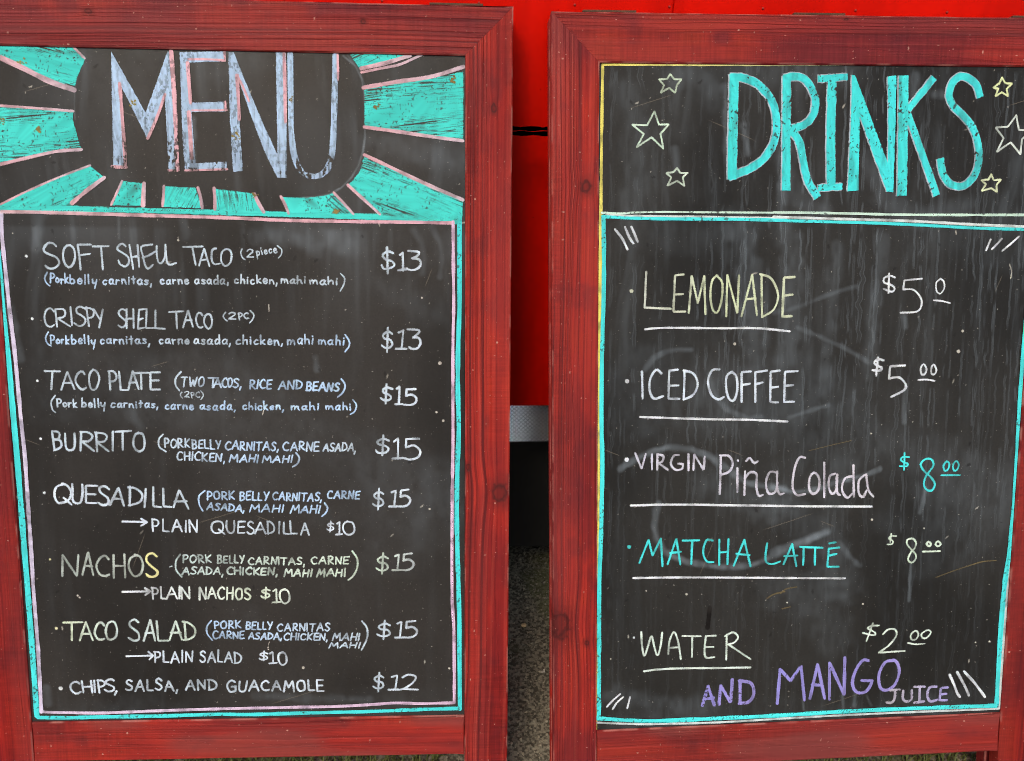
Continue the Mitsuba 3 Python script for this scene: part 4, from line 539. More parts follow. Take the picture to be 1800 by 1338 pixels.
 ('L','description_lettering','small white capitals of fillings after the fourth dish,in two lines','ink',1,[(0.52,0.62,0.72),(0.46,0.64,0.9),(0.52,0.62,0.72)],None,[('c',2.48,[-103.1,43.7,-108.7,50.3,-108.5,60.6,-100.0,67.2]),('w',2.38,[-101.4,61.5,-68.8,61.0,11.8,0.0],'PORK',None),('w',2.38,[-65.3,63.2,-28.0,63.3,11.7,0.0],'BELLY',None),('w',2.38,[-21.8,64.1,48.4,65.9,11.4,0.08],'CARNITAS,',None),('w',2.38,[54.9,65.6,102.9,66.3,11.8,0.08],'CARNE',None),('w',2.38,[108.5,66.3,151.8,67.1,10.8,0.12],'ASADA,',None),('w',2.38,[-86.6,78.3,-23.6,81.2,11.1,0.05],'CHICKEN,',None),('w',2.38,[-16.9,81.5,20.7,81.6,10.1,0.2],'MAHI',None),('w',2.38,[26.9,82.3,66.3,82.0,9.4,0.2],'MAHI',None),('c',2.48,[72.3,69.1,76.6,75.5,74.2,83.4,67.3,88.3])]),
 ('L','price_lettering','white hand lettered price $15 of the fourth dish','ink',1,[(0.52,0.62,0.72),(0.66,0.75,0.87)],None,[('w',3.16,[179.4,71.1,197.8,71.1,23.6,0.0],'$',None),('w',3.16,[202.4,77.2,216.3,77.3,29.0,0.0],'1',None),('w',3.16,[217.4,77.3,239.4,77.3,29.1,0.0],'5',None)]),
 ('L','bullet','small white bullet dot','ink',1,[(0.74,0.79,0.86)],None,[('l',4.19,[-263.1,123.2,-262.9,123.3])]),
 ('L','item_lettering','white hand lettering QUESADILLA in the main list','ink',1,[(0.66,0.75,0.87),(0.52,0.62,0.72)],None,[('w',3.32,[-251.6,137.9,-73.6,145.7,26.1,0.0],'QUESADILLA',[0.0,0.131,0.14,0.218,0.232,0.315,0.325,0.412,0.415,0.519,0.547,0.649,0.666,0.684,0.727,0.8,0.806,0.871,0.886,1.0])]),
 ('L','description_lettering','small white capitals of fillings after QUESADILLA,in two lines','ink',1,[(0.46,0.64,0.9)],None,[('c',2.46,[-51.0,121.0,-58.9,128.5,-59.1,140.1,-54.9,149.1]),('w',2.38,[-48.3,134.0,-12.0,133.6,11.0,0.0],'PORK',None),('w',2.38,[-5.1,134.2,33.0,134.6,11.0,0.08],'BELLY',None),('w',2.38,[38.9,134.4,104.9,135.8,10.8,0.06],'CARNITAS,',None),('w',2.38,[112.9,133.2,156.3,132.5,10.5,0.12],'CARNE',None),('w',2.38,[-49.2,147.4,0.3,150.3,9.6,0.12],'ASADA,',None),('w',2.38,[8.0,150.6,52.1,151.1,10.2,0.22],'MAHI',None),('w',2.38,[62.0,152.3,101.7,152.8,10.2,0.22],'MAHI',None),('c',2.46,[109.1,139.0,112.9,145.2,110.6,152.5,104.9,157.6])]),
 ('L','price_lettering','white hand lettered price $15 of the fifth dish','ink',1,[(0.52,0.62,0.72),(0.66,0.75,0.87)],None,[('w',3.16,[174.9,145.7,190.1,145.8,23.2,0.0],'$',None),('w',3.16,[197.0,145.1,209.4,145.2,23.1,0.0],'1',None),('w',3.16,[210.3,145.2,226.2,145.2,23.1,0.0],'5',None)]),
 ('L','arrow','white arrow pointing to PLAIN QUESADILLA','ink',1,[(0.66,0.75,0.87)],None,[('l',3.05,[-162.0,163.5,-129.8,164.5]),('l',3.05,[-137.3,160.0,-129.8,164.5,-138.2,169.7])]),
 ('L','item_lettering','white lettering PLAIN QUESADILLA','ink',1,[(0.66,0.75,0.87),(0.52,0.62,0.72)],None,[('w',2.68,[-123.4,177.0,-62.5,177.9,16.7,0.0],'PLAIN',None),('w',2.68,[-44.5,180.4,87.3,182.6,17.3,0.0],'QUESADILLA',[0.0,0.132,0.157,0.239,0.264,0.344,0.367,0.438,0.442,0.552,0.57,0.642,0.683,0.698,0.733,0.803,0.808,0.877,0.915,1.0])]),
 ('L','price_lettering','small white price $10 of the plain quesadilla','ink',1,[(0.66,0.75,0.87)],None,[('w',2.23,[111.5,178.3,121.4,178.4,11.8,0.0],'$',None),('w',2.68,[124.2,184.3,132.0,183.9,18.0,0.0],'1',None),('w',2.68,[133.4,184.4,149.8,184.5,18.5,0.0],'0',None)]),
 ('L','bullet','small white bullet dot','ink',1,[(0.7,0.66,0.42)],None,[('l',3.43,[-261.3,215.9,-261.1,216.0])]),
 ('L','item_lettering','grey hand lettering NACHO with a pale yellow S at its end','ink',1,[(0.42,0.48,0.46),(0.48,0.54,0.5)],None,[('w',3.16,[-246.3,238.6,-137.8,241.1,30.8,0.0],'NACHO',[0.0,0.211,0.246,0.379,0.414,0.575,0.616,0.777,0.821,1.0])]),
 ('L','item_lettering','pale yellow letter S at the end of NACHOS','ink',1,[(0.74,0.7,0.36)],None,[('c',3.62,[-119.3,212.8,-124.5,208.3,-131.4,210.7,-133.2,218.9,-126.4,227.2,-118.9,234.5,-122.2,240.7,-130.0,241.6,-134.1,237.9])]),
 ('L','description_lettering','small pale green capitals of fillings after NACHOS,in two lines','ink',1,[(0.5,0.62,0.64),(0.58,0.7,0.64),(0.62,0.74,0.64)],None,[('c',2.53,[-87.5,210.1,-93.6,219.4,-93.8,232.3,-86.6,242.4]),('w',2.38,[-84.2,222.3,-46.2,222.0,10.9,0.0],'PORK',None),('w',2.38,[-38.3,222.7,-2.2,223.3,10.7,0.05],'BELLY',None),('w',2.38,[3.5,224.6,79.7,226.4,10.3,0.05],'CARNITAS,',None),('w',2.38,[89.0,225.0,139.9,225.0,10.4,0.06],'CARNE',None),('w',2.31,[-85.7,238.2,-31.5,239.6,10.4,0.1],'ASADA,',None),('w',2.68,[-26.3,238.7,42.1,240.9,10.1,0.05],'CHICKEN,',None),('w',2.68,[51.8,242.3,88.6,242.6,10.1,0.15],'MAHI',None),('w',2.68,[96.4,243.0,134.5,243.3,10.5,0.15],'MAHI',None),('c',2.68,[145.3,206.8,152.1,218.0,151.9,231.0,146.3,242.4,139.1,248.6]),('l',1.79,[-102.5,227.7,-99.4,226.8])]),
 ('L','price_lettering','white hand lettered price $15 of NACHOS,faintly green','ink',1,[(0.6,0.72,0.62),(0.56,0.62,0.66)],None,[('w',3.16,[178.4,237.4,195.4,237.6,23.5,0.0],'$',None),('w',3.16,[200.8,235.9,212.6,236.0,23.3,0.0],'1',None),('w',3.16,[213.3,236.0,230.2,236.1,23.3,0.0],'5',None)]),
 ('L','arrow','white arrow pointing to PLAIN NACHOS','ink',1,[(0.74,0.79,0.86)],None,[('l',3.24,[-167.1,262.8,-130.0,262.3]),('l',3.24,[-137.0,257.7,-130.0,262.3,-137.1,267.7])]),
 ('L','item_lettering','white lettering PLAIN NACHOS','ink',1,[(0.74,0.79,0.86),(0.66,0.76,0.62)],None,[('w',2.84,[-128.0,273.6,-77.0,273.7,16.6,0.0],'PLAIN',[0.0,0.162,0.231,0.373,0.392,0.654,0.692,0.738,0.777,1.0]),('w',2.84,[-64.1,274.2,4.9,275.2,17.1,0.0],'NACHOS',None)]),
 ('L','price_lettering','small pale price $10 of the plain nachos','ink',1,[(0.66,0.76,0.62),(0.66,0.74,0.7)],None,[('w',2.68,[19.4,273.7,31.8,273.9,14.1,0.0],'$',None),('w',2.68,[35.2,280.1,46.1,279.9,20.0,0.0],'1',None),('w',2.84,[45.6,281.2,58.8,281.4,21.6,0.0],'0',None)]),
 ('L','bullet','small white bullet dot','ink',1,[(0.76,0.72,0.48)],None,[('l',4.57,[-259.1,314.0,-258.9,314.1])]),
 ('L','item_lettering','pale hand lettering TACO SALAD','ink',1,[(0.66,0.76,0.58),(0.56,0.66,0.7),(0.6,0.72,0.62)],None,[('w',3.16,[-250.9,330.4,-178.6,331.8,26.1,0.0],'TACO',[0.0,0.359,0.305,0.554,0.581,0.765,0.784,1.0]),('w',3.16,[-162.3,333.0,-71.6,333.9,29.4,0.0],'SALAD',[0.004,0.174,0.217,0.391,0.422,0.587,0.602,0.804,0.813,1.0])]),
 ('L','description_lettering','small white capitals of fillings after TACO SALAD,in three lines','ink',1,[(0.46,0.64,0.9),(0.52,0.62,0.72)],None,[('c',2.38,[-49.4,305.4,-55.7,313.9,-55.6,324.2,-49.1,333.8]),('w',2.38,[-45.7,316.9,-9.8,316.8,10.5,0.0],'PORK',None),('w',2.38,[-2.7,318.6,32.6,319.6,10.6,0.06],'BELLY',None),('w',2.38,[40.2,321.2,112.0,322.3,10.9,0.04],'CARNITAS',None),('w',2.38,[-48.5,331.0,-5.6,331.9,10.0,0.04],'CARNE',None),('w',2.38,[0.3,332.2,45.4,334.3,9.7,0.08],'ASADA,',None),('w',2.38,[48.9,334.6,108.9,336.2,9.8,0.1],'CHICKEN,',None),('w',2.38,[115.9,336.3,152.4,336.8,10.7,0.16],'MAHI',None),('w',2.31,[111.1,347.0,152.9,347.5,8.1,0.25],'MAHI',None),('c',2.65,[157.4,308.4,164.3,319.4,163.7,334.2,156.0,350.8])]),
 ('L','price_lettering','white hand lettered price $15 of TACO SALAD','ink',1,[(0.52,0.62,0.72),(0.66,0.75,0.87)],None,[('w',3.16,[178.4,332.9,197.4,333.1,21.6,0.0],'$',None),('w',3.16,[203.3,334.2,215.3,334.3,23.9,0.0],'1',None),('w',3.16,[215.7,334.3,234.3,334.6,23.8,0.0],'5',None)]),
 ('L','arrow','white arrow pointing to PLAIN SALAD','ink',1,[(0.66,0.75,0.87)],None,[('l',2.86,[-166.6,355.6,-131.1,355.2]),('l',2.86,[-136.8,349.6,-130.7,355.2,-136.1,360.9])]),
 ('L','item_lettering','white lettering PLAIN SALAD','ink',1,[(0.66,0.75,0.87),(0.52,0.62,0.72)],None,[('w',2.68,[-129.0,364.6,-77.4,365.3,16.1,0.0],'PLAIN',None),('w',2.68,[-67.3,365.1,-11.2,367.4,16.0,0.0],'SALAD',None)]),
 ('L','price_lettering','small white price $10 of the plain salad','ink',1,[(0.66,0.75,0.87)],None,[('w',2.38,[14.2,363.9,26.5,364.0,11.9,0.0],'$',None),('w',2.68,[28.4,369.0,38.2,368.7,17.6,0.0],'1',None),('w',2.84,[40.9,371.1,52.5,371.2,19.7,0.0],'0',None)]),
 ('L','bullet','small white bullet dot','ink',1,[(0.74,0.79,0.86)],None,[('l',6.09,[-258.6,401.3,-258.4,401.4])]),
 ('L','item_lettering','white hand lettering CHIPS,SALSA,AND GUACAMOLE','ink',1,[(0.66,0.75,0.87),(0.52,0.62,0.72),(0.66,0.75,0.87)],None,[('w',3.08,[-245.5,409.4,-181.2,407.4,17.5,0.0],'CHIPS,',[0.0,0.209,0.262,0.471,0.508,0.538,0.588,0.748,0.723,0.932,0.932,1.0]),('w',3.0,[-170.0,406.3,-99.7,407.0,16.2,0.0],'SALSA,',None),('w',3.0,[-88.1,406.3,-46.1,406.1,14.6,0.0],'AND',None),('w',3.0,[-31.2,409.6,102.2,410.8,15.6,0.0],'GUACAMOLE',None)]),
 ('L','price_lettering','white hand lettered price $12 of chips and salsa','ink',1,[(0.52,0.62,0.72),(0.66,0.75,0.87)],None,[('w',3.16,[171.9,410.3,187.0,410.5,22.2,0.0],'$',None),('w',3.16,[193.5,411.4,210.3,411.7,22.2,0.0],'1',None),('w',3.16,[213.4,411.7,235.0,412.1,22.2,0.0],'2',None)]),
 ('R','border_line','thin yellow line along the top and left edge of the drinks board','ink',1,[(0.78,0.7,0.16),(0.72,0.7,0.3),(0.66,0.72,0.5)],None,[('c',2.92,[-291.1,-448.0,-232.9,-448.5,-170.1,-448.9,-106.9,-449.5,-54.0,-449.9]),('c',2.69,[-69.0,-450.0,38.1,-450.7,146.6,-451.1,267.4,-451.1,298.8,-451.0]),('c',3.81,[-291.1,-448.0,-291.5,-408.8,-292.1,-348.8,-292.5,-259.5]),('c',5.06,[-292.5,-272.6,-292.8,-208.5,-293.4,-141.9,-294.0,-74.3,-294.4,9.8,-294.6,103.4,-295.2,182.9,-296.0,247.5,-296.3,337.9,-296.7,450.5])]),
 ('R','border_line','pale green line between the title and the drinks','border',2,[(0.55,0.76,0.66)],None,[('c',2.83,[-291.1,-263.8,-267.7,-262.7,-245.3,-264.1,-200.4,-264.5,-109.9,-263.6,-41.3,-263.0]),('c',3.54,[-63.0,-263.7,17.5,-262.4,99.0,-260.4,169.4,-259.7,302.3,-259.4])]),
 ('R','border_line','turquoise line round the list of drinks,chalky grey along its top','border',3,[(0.07,0.74,0.77)],None,[('c',4.72,[-290.0,-258.8,-245.2,-256.5,-177.7,-255.5,-109.6,-254.8,-45.5,-253.3]),('c',4.25,[-62.7,-253.3,6.4,-251.3,76.2,-249.3,146.6,-246.0,217.7,-242.1,294.2,-240.0]),('c',6.0,[-289.2,-256.6,-288.3,-208.4,-288.4,-164.2,-289.9,-96.9,-290.5,-51.5,-290.6,9.8,-289.1,65.8,-289.6,124.8,-290.9,183.0,-292.5,239.5,-292.3,313.2,-292.0,371.4,-292.1,432.1]),('c',7.27,[296.0,-244.3,293.8,-120.5,293.6,-10.6,295.3,118.3,293.6,200.7,289.6,252.4,288.3,314.1,288.7,375.9,289.6,439.3]),('c',6.48,[-295.8,431.9,-253.8,436.8,-205.0,439.9,-115.0,440.1,-24.1,439.6,59.4,438.1,160.5,437.9,289.6,439.3])]),
 ('R','border_line','whitish line beside the turquoise one on the drinks board','ink',2,[(0.62,0.7,0.72)],None,[('c',3.31,[-285.5,-260.1,-222.8,-259.1,-155.1,-258.0,-45.6,-255.9]),('c',3.78,[-62.8,-257.7,29.4,-254.8,122.8,-251.9,217.5,-246.6,293.9,-243.6])]),
 ('R','border_line','whitish line outside the turquoise one along the right and bottom of the drinks board','ink',2,[(0.62,0.7,0.72)],None,[('c',3.95,[298.5,-10.5,298.1,53.4,298.1,134.7,296.1,200.7,294.5,250.9,293.7,318.6,293.9,376.1,294.5,442.2]),('c',3.32,[-294.1,438.8,-253.7,442.3,-204.9,445.0,-114.8,446.2,-23.9,444.7,59.6,443.8,160.8,443.6,294.2,444.3])]),
 ('R','title_edge','thin lavender grey edge of the letter D','paint',1,[(0.42,0.5,0.58)],None,[('f',14.14,[-121.5,-437.6,-120.9,-305.8]),('g',11.89,[-126.3,-433.9,-109.3,-433.3,-87.8,-424.2,-70.5,-404.2,-63.7,-377.9,-66.3,-353.4,-78.6,-332.9,-97.6,-319.6,-125.3,-308.7])]),
 ('R','title_letter','turquoise hand drawn letter D','paint',2,[(0.055,0.7,0.7),(0.06,0.73,0.77)],None,[('f',12.12,[-120.7,-437.6,-120.2,-305.8]),('g',9.87,[-125.5,-433.9,-108.5,-433.3,-87.0,-424.2,-69.8,-404.2,-62.9,-377.9,-65.6,-353.4,-77.9,-332.9,-96.9,-319.6,-124.5,-308.7])]),
 ('R','title_edge','thin lavender grey edge of the letter R','paint',1,[(0.42,0.5,0.58)],None,[('f',13.24,[-52.2,-436.9,-48.2,-291.7]),('g',11.44,[-55.9,-433.3,-43.6,-435.6,-30.7,-433.7,-19.6,-422.7,-12.9,-404.5,-16.1,-386.3,-28.6,-375.0,-46.7,-369.8]),('g',11.89,[-43.4,-368.2,-32.6,-353.5,-25.8,-326.8,-19.0,-304.1,-5.1,-282.3])]),
 ('R','title_letter','turquoise hand drawn letter R','paint',2,[(0.055,0.7,0.7),(0.06,0.73,0.77)],None,[('f',11.22,[-51.5,-436.9,-47.4,-291.7]),('g',9.42,[-55.2,-433.3,-42.9,-435.6,-30.0,-433.7,-18.8,-422.7,-12.1,-404.5,-15.3,-386.3,-27.8,-375.0,-46.0,-369.8]),('g',9.87,[-42.7,-368.2,-31.8,-353.5,-25.0,-326.8,-18.3,-304.1,-4.4,-282.3])]),
 ('R','title_edge','thin lavender grey edge of the letter I','paint',1,[(0.42,0.5,0.58)],None,[('f',10.55,[-11.0,-432.8,28.5,-435.9]),('g',13.69,[8.4,-433.0,8.8,-390.4,9.6,-349.6,12.7,-295.8]),('f',10.55,[-5.6,-294.8,27.5,-297.0])]),
 ('R','title_letter','turquoise hand drawn letter I','paint',2,[(0.055,0.7,0.7),(0.06,0.73,0.77)],None,[('f',8.53,[-10.2,-432.8,29.3,-435.9]),('g',11.67,[9.1,-433.0,9.6,-390.5,10.4,-349.6,13.5,-295.8]),('f',8.53,[-4.8,-294.8,28.3,-297.0])]),
 ('R','title_edge','thin lavender grey edge of the letter N','paint',1,[(0.42,0.5,0.58)],None,[('p',0,[33.5,-438.2,37.8,-438.2,51.6,-407.0,87.1,-327.0,84.6,-390.8,81.6,-436.6,93.1,-437.7,95.2,-370.4,96.2,-289.5,87.8,-289.5,68.0,-335.2,46.4,-386.6,48.5,-291.6,34.1,-290.6,34.5,-341.4,34.5,-390.6])]),
 ('R','title_letter','turquoise hand drawn letter N','paint',2,[(0.055,0.7,0.7),(0.06,0.73,0.77)],None,[('p',0,[35.0,-438.2,39.3,-438.2,53.1,-407.0,88.6,-327.0,86.1,-390.8,83.1,-436.6,94.6,-437.7,96.7,-370.4,97.8,-289.5,89.4,-289.5,69.5,-335.3,47.9,-386.6,50.1,-291.6,35.6,-290.6,36.0,-341.4,36.0,-390.6])]),
 ('R','title_edge','thin lavender grey edge of the letter K','paint',1,[(0.42,0.5,0.58)],None,[('f',15.03,[103.8,-438.2,109.4,-284.8]),('g',10.55,[145.0,-435.6,128.6,-415.6,111.8,-395.1]),('g',11.0,[111.6,-389.9,128.4,-351.9,157.7,-284.8])]),
 ('R','title_letter','turquoise hand drawn letter K','paint',2,[(0.055,0.7,0.7),(0.06,0.73,0.77)],None,[('f',13.02,[104.6,-438.2,110.2,-284.8]),('g',8.53,[145.8,-435.6,129.4,-415.6,112.5,-395.1]),('g',8.98,[112.4,-390.0,129.2,-351.9,158.4,-284.8])]),
 ('R','title_edge','thin lavender grey edge of the letter S','paint',1,[(0.42,0.5,0.58)],None,[('g',11.44,[209.4,-411.4,203.3,-426.3,191.7,-435.4,179.5,-437.3,170.1,-429.1,166.7,-413.8,173.0,-400.5,187.0,-388.3,201.2,-372.9,209.7,-352.2,212.5,-329.2,206.4,-309.3,193.7,-297.8,179.2,-298.2,168.7,-306.2,162.4,-318.7,159.3,-333.3])]),
 ('R','title_letter','turquoise hand drawn letter S','paint',2,[(0.055,0.7,0.7),(0.06,0.73,0.77)],None,[('g',9.42,[210.2,-411.4,204.1,-426.3,192.5,-435.4,180.3,-437.3,170.9,-429.1,167.4,-413.8,173.7,-400.5,187.7,-388.3,202.0,-372.9,210.5,-352.2,213.3,-329.2,207.2,-309.3,194.5,-297.8,180.0,-298.2,169.4,-306.2,163.1,-318.7,160.1,-333.3])]),
 ('R','star','small pale green star at the top left of the title','ink',1,[(0.66,0.8,0.64)],None,[('l',2.47,[-203.9,-437.3,-198.8,-431.0,-189.1,-431.1,-194.9,-424.4,-197.3,-414.2,-204.9,-420.4,-215.8,-414.5,-211.7,-423.7,-218.5,-430.8,-208.0,-431.3,-203.9,-437.3])]),
 ('R','star','large pale green star left of the title','ink',1,[(0.6,0.76,0.64)],None,[('l',2.47,[-223.8,-391.3,-217.7,-374.8,-204.7,-375.3,-215.5,-363.5,-211.6,-344.9,-227.2,-359.0,-246.5,-346.5,-237.2,-363.0,-252.6,-374.7,-233.1,-373.9,-223.8,-391.3])]),
 ('R','star','small pale green star at the bottom left of the title','ink',1,[(0.62,0.74,0.64)],None,[('l',2.47,[-193.2,-320.5,-188.8,-314.0,-179.2,-314.4,-185.5,-308.7,-183.2,-298.0,-192.9,-304.1,-205.6,-298.0,-200.4,-308.6,-207.5,-314.0,-197.8,-315.2,-193.2,-320.5])]),
 ('R','star','small yellow green star at the top right of the title','ink',1,[(0.7,0.78,0.44)],None,[('l',2.69,[238.1,-436.4,243.0,-429.5,252.6,-429.1,245.3,-422.5,247.7,-413.1,239.0,-418.0,230.5,-412.6,233.8,-422.4,226.8,-423.6,234.9,-429.4,238.1,-436.4])]),
 ('R','star','large pale star at the right edge of the title','ink',1,[(0.62,0.7,0.66)],None,[('l',2.69,[261.0,-388.6,265.9,-370.0,283.0,-369.4,271.0,-358.2,270.2,-338.7,255.7,-354.0,237.5,-341.8,245.6,-359.5,233.6,-373.0,250.4,-374.1,261.0,-388.6])]),
 ('R','star','small pale star touching the bottom of the letter S','ink',1,[(0.7,0.78,0.52)],None,[('l',2.69,[231.6,-312.5,235.5,-304.9,245.5,-305.8,239.7,-298.8,241.0,-289.7,232.8,-294.6,219.6,-291.0,225.1,-299.5,218.7,-304.9,228.2,-305.8,231.6,-312.5])]),
 ('R','tick_mark','short white stroke,one of the three short white strokes in the upper left corner of the drinks list','ink',1,[(0.74,0.79,0.86)],None,[('c',3.31,[-273.8,-242.5,-264.1,-230.4,-257.2,-216.8])]),
 ('R','tick_mark','short white stroke,one of the three short white strokes in the upper left corner of the drinks list','ink',1,[(0.74,0.79,0.86)],None,[('c',3.31,[-260.8,-245.3,-255.1,-232.6,-249.4,-224.2])]),
 ('R','tick_mark','short white stroke,one of the three short white strokes in the upper left corner of the drinks list','ink',1,[(0.74,0.79,0.86)],None,[('c',3.31,[-252.3,-245.7,-247.3,-234.7,-243.8,-226.4])]),
 ('R','tick_mark','short white stroke,one of the three short white strokes in the upper right corner of the drinks list','ink',1,[(0.74,0.79,0.86)],None,[('c',2.83,[236.6,-227.0,233.9,-220.2,231.1,-212.8])]),
 ('R','tick_mark','short white stroke,one of the three short white strokes in the upper right corner of the drinks list','ink',1,[(0.74,0.79,0.86)],None,[('c',2.83,[252.0,-228.0,246.5,-221.7,239.1,-214.1])]),
 ('R','tick_mark','short white stroke,one of the three short white strokes in the upper right corner of the drinks list','ink',1,[(0.74,0.79,0.86)],None,[('c',2.83,[275.7,-230.6,265.6,-221.6,253.6,-211.7])]),
 ('R','tick_mark','short white stroke,one of the three short white strokes in the lower left corner of the drinks list','ink',1,[(0.74,0.79,0.86)],None,[('c',2.9,[-262.1,397.9,-271.7,406.1,-280.9,416.0])]),
 ('R','tick_mark','short white stroke,one of the three short white strokes in the lower left corner of the drinks list','ink',1,[(0.74,0.79,0.86)],None,[('c',2.9,[-258.1,402.6,-266.7,410.5,-272.6,419.7])]),
 ('R','tick_mark','short white stroke,one of the three short white strokes in the lower left corner of the drinks list','ink',1,[(0.74,0.79,0.86)],None,[('c',2.9,[-248.2,403.0,-249.9,411.2,-252.0,419.4])]),
 ('R','tick_mark','short white stroke,one of the three thick white strokes in the lower right corner of the drinks list','ink',1,[(0.74,0.79,0.86)],None,[('c',4.06,[216.5,389.5,224.8,406.7,229.2,417.5,233.8,423.6])]),
 ('R','tick_mark','short white stroke,one of the three thick white strokes in the lower right corner of the drinks list','ink',1,[(0.74,0.79,0.86)],None,[('c',4.06,[227.3,385.7,237.0,401.9,242.9,412.8,247.1,422.1])]),
 ('R','tick_mark','short white stroke,one of the three thick white strokes in the lower right corner of the drinks list','ink',1,[(0.74,0.79,0.86)],None,[('c',4.06,[237.6,385.1,253.8,402.6,271.5,425.3])]),
 ('R','item_lettering','pale yellow green hand lettering LEMONADE','ink',1,[(0.64,0.68,0.62),(0.6,0.68,0.46),(0.6,0.66,0.5)],None,[('l',3.07,[-232.1,-186.9,-233.6,-140.7,-198.5,-138.7]),('l',3.07,[-182.1,-183.7,-193.5,-182.6,-195.0,-134.7,-179.0,-134.9]),('l',3.07,[-194.2,-157.5,-182.3,-158.1]),('l',3.07,[-174.3,-133.3,-171.3,-181.4,-162.4,-145.5,-154.5,-181.2,-151.8,-131.3]),('c',3.07,[-137.5,-182.2,-143.8,-174.5,-145.6,-154.4,-141.6,-136.3,-135.3,-134.0,-130.4,-149.7,-130.0,-172.1,-138.0,-182.2]),('l',3.07,[-123.6,-128.3,-123.3,-182.1,-108.7,-132.6,-107.5,-182.0]),('l',3.07,[-102.8,-128.0,-89.8,-182.5,-81.8,-128.9]),('l',3.07,[-97.6,-150.3,-83.8,-151.5]),('l',3.07,[-77.1,-182.9,-74.7,-126.6]),('c',3.07,[-79.0,-183.3,-63.8,-177.2,-53.8,-155.8,-59.0,-136.6,-75.0,-126.2]),('l',3.54,[-32.1,-179.2,-46.4,-178.6,-47.0,-126.8,-34.5,-127.3]),('l',3.54,[-47.0,-154.6,-34.1,-156.0])]),
 ('R','underline','white line under LEMONADE','ink',1,[(0.74,0.79,0.86)],None,[('c',3.16,[-232.6,-112.0,-208.9,-113.6,-135.8,-112.4,-81.6,-111.7,-36.2,-107.0])]),
 ('R','price_lettering','white price $5 0 of LEMONADE','ink',1,[(0.74,0.79,0.86)],None,[('c',2.83,[106.0,-177.4,99.5,-179.7,91.4,-177.1,91.3,-170.8,100.1,-168.0,106.3,-163.4,103.0,-158.4,91.0,-162.4]),('l',2.83,[97.7,-182.7,98.1,-156.6]),('l',2.6,[143.5,-175.6,119.4,-173.5,118.4,-162.1]),('c',2.6,[118.4,-161.5,132.4,-160.9,143.0,-150.5,145.0,-140.2,138.8,-131.6,116.3,-130.2]),('c',2.36,[169.6,-175.3,164.0,-169.7,165.4,-158.3,170.8,-155.5,175.6,-162.8,174.1,-171.9,169.1,-175.1]),('c',2.36,[161.8,-146.5,172.5,-145.5,184.7,-142.6])]),
 ('R','item_lettering','white hand lettering ICED COFFEE','ink',1,[(0.66,0.75,0.87)],None,[('l',3.31,[-236.3,-55.6,-235.0,-19.4]),('c',3.31,[-209.8,-52.9,-216.8,-58.0,-224.7,-46.7,-225.6,-30.7,-219.7,-19.1,-207.1,-22.3]),('l',3.31,[-188.0,-57.6,-199.5,-56.6,-199.8,-18.7,-185.0,-18.0]),('l',3.31,[-199.2,-36.0,-186.5,-36.5]),('l',3.31,[-178.7,-56.3,-178.9,-17.2]),('c',3.31,[-179.6,-56.5,-165.9,-51.5,-160.5,-36.9,-166.5,-23.2,-179.4,-17.0]),('c',3.31,[-131.2,-57.2,-141.2,-55.7,-146.4,-40.9,-140.9,-22.8,-131.4,-16.4,-124.0,-19.7]),('c',3.31,[-114.1,-53.7,-121.0,-47.3,-121.3,-31.2,-117.0,-17.3,-110.3,-14.8,-106.0,-28.7,-107.7,-47.1,-114.6,-53.7]),('l',3.31,[-88.0,-53.7,-100.6,-52.8,-99.5,-12.3]),('l',3.31,[-99.7,-35.5,-88.7,-37.1]),('l',3.31,[-65.8,-54.5,-81.9,-52.5,-80.7,-12.0]),('l',3.31,[-80.9,-36.3,-71.2,-38.5]),('l',3.31,[-48.2,-54.3,-60.8,-52.9,-60.0,-11.6,-49.1,-11.0]),('l',3.31,[-59.7,-31.3,-49.8,-32.3]),('l',3.31,[-23.4,-53.2,-40.8,-52.5,-40.8,-11.3,-26.7,-11.5]),('l',3.31,[-40.6,-33.3,-28.7,-34.3])]),
 ('R','underline','white line under ICED COFFEE','ink',1,[(0.74,0.79,0.86)],None,[('c',3.32,[-238.2,5.4,-195.5,7.8,-140.8,10.4,-85.8,12.3,-35.1,15.6])]),
 ('R','price_lettering','white price $5.00 of ICED COFFEE,smeared downwards','ink',1,[(0.74,0.79,0.86)],None,[('c',3.31,[95.7,-66.0,87.8,-67.7,82.8,-62.7,87.7,-58.5,93.8,-56.0,91.6,-52.1,80.9,-53.0]),('l',3.31,[87.7,-70.1,86.5,-45.2]),('l',3.31,[126.0,-58.6,105.5,-57.7,104.6,-41.4]),('c',3.31,[104.6,-41.0,118.4,-42.4,128.5,-32.9,126.6,-24.7,109.0,-15.6]),('c',2.6,[152.8,-59.8,148.7,-54.8,150.2,-46.6,154.3,-45.8,157.1,-52.3,152.8,-59.8]),('c',2.6,[166.8,-59.1,163.5,-54.1,164.6,-46.3,168.7,-46.0,171.0,-52.1,166.8,-59.1]),('c',2.6,[146.3,-38.4,158.3,-38.7,169.3,-36.7])]),
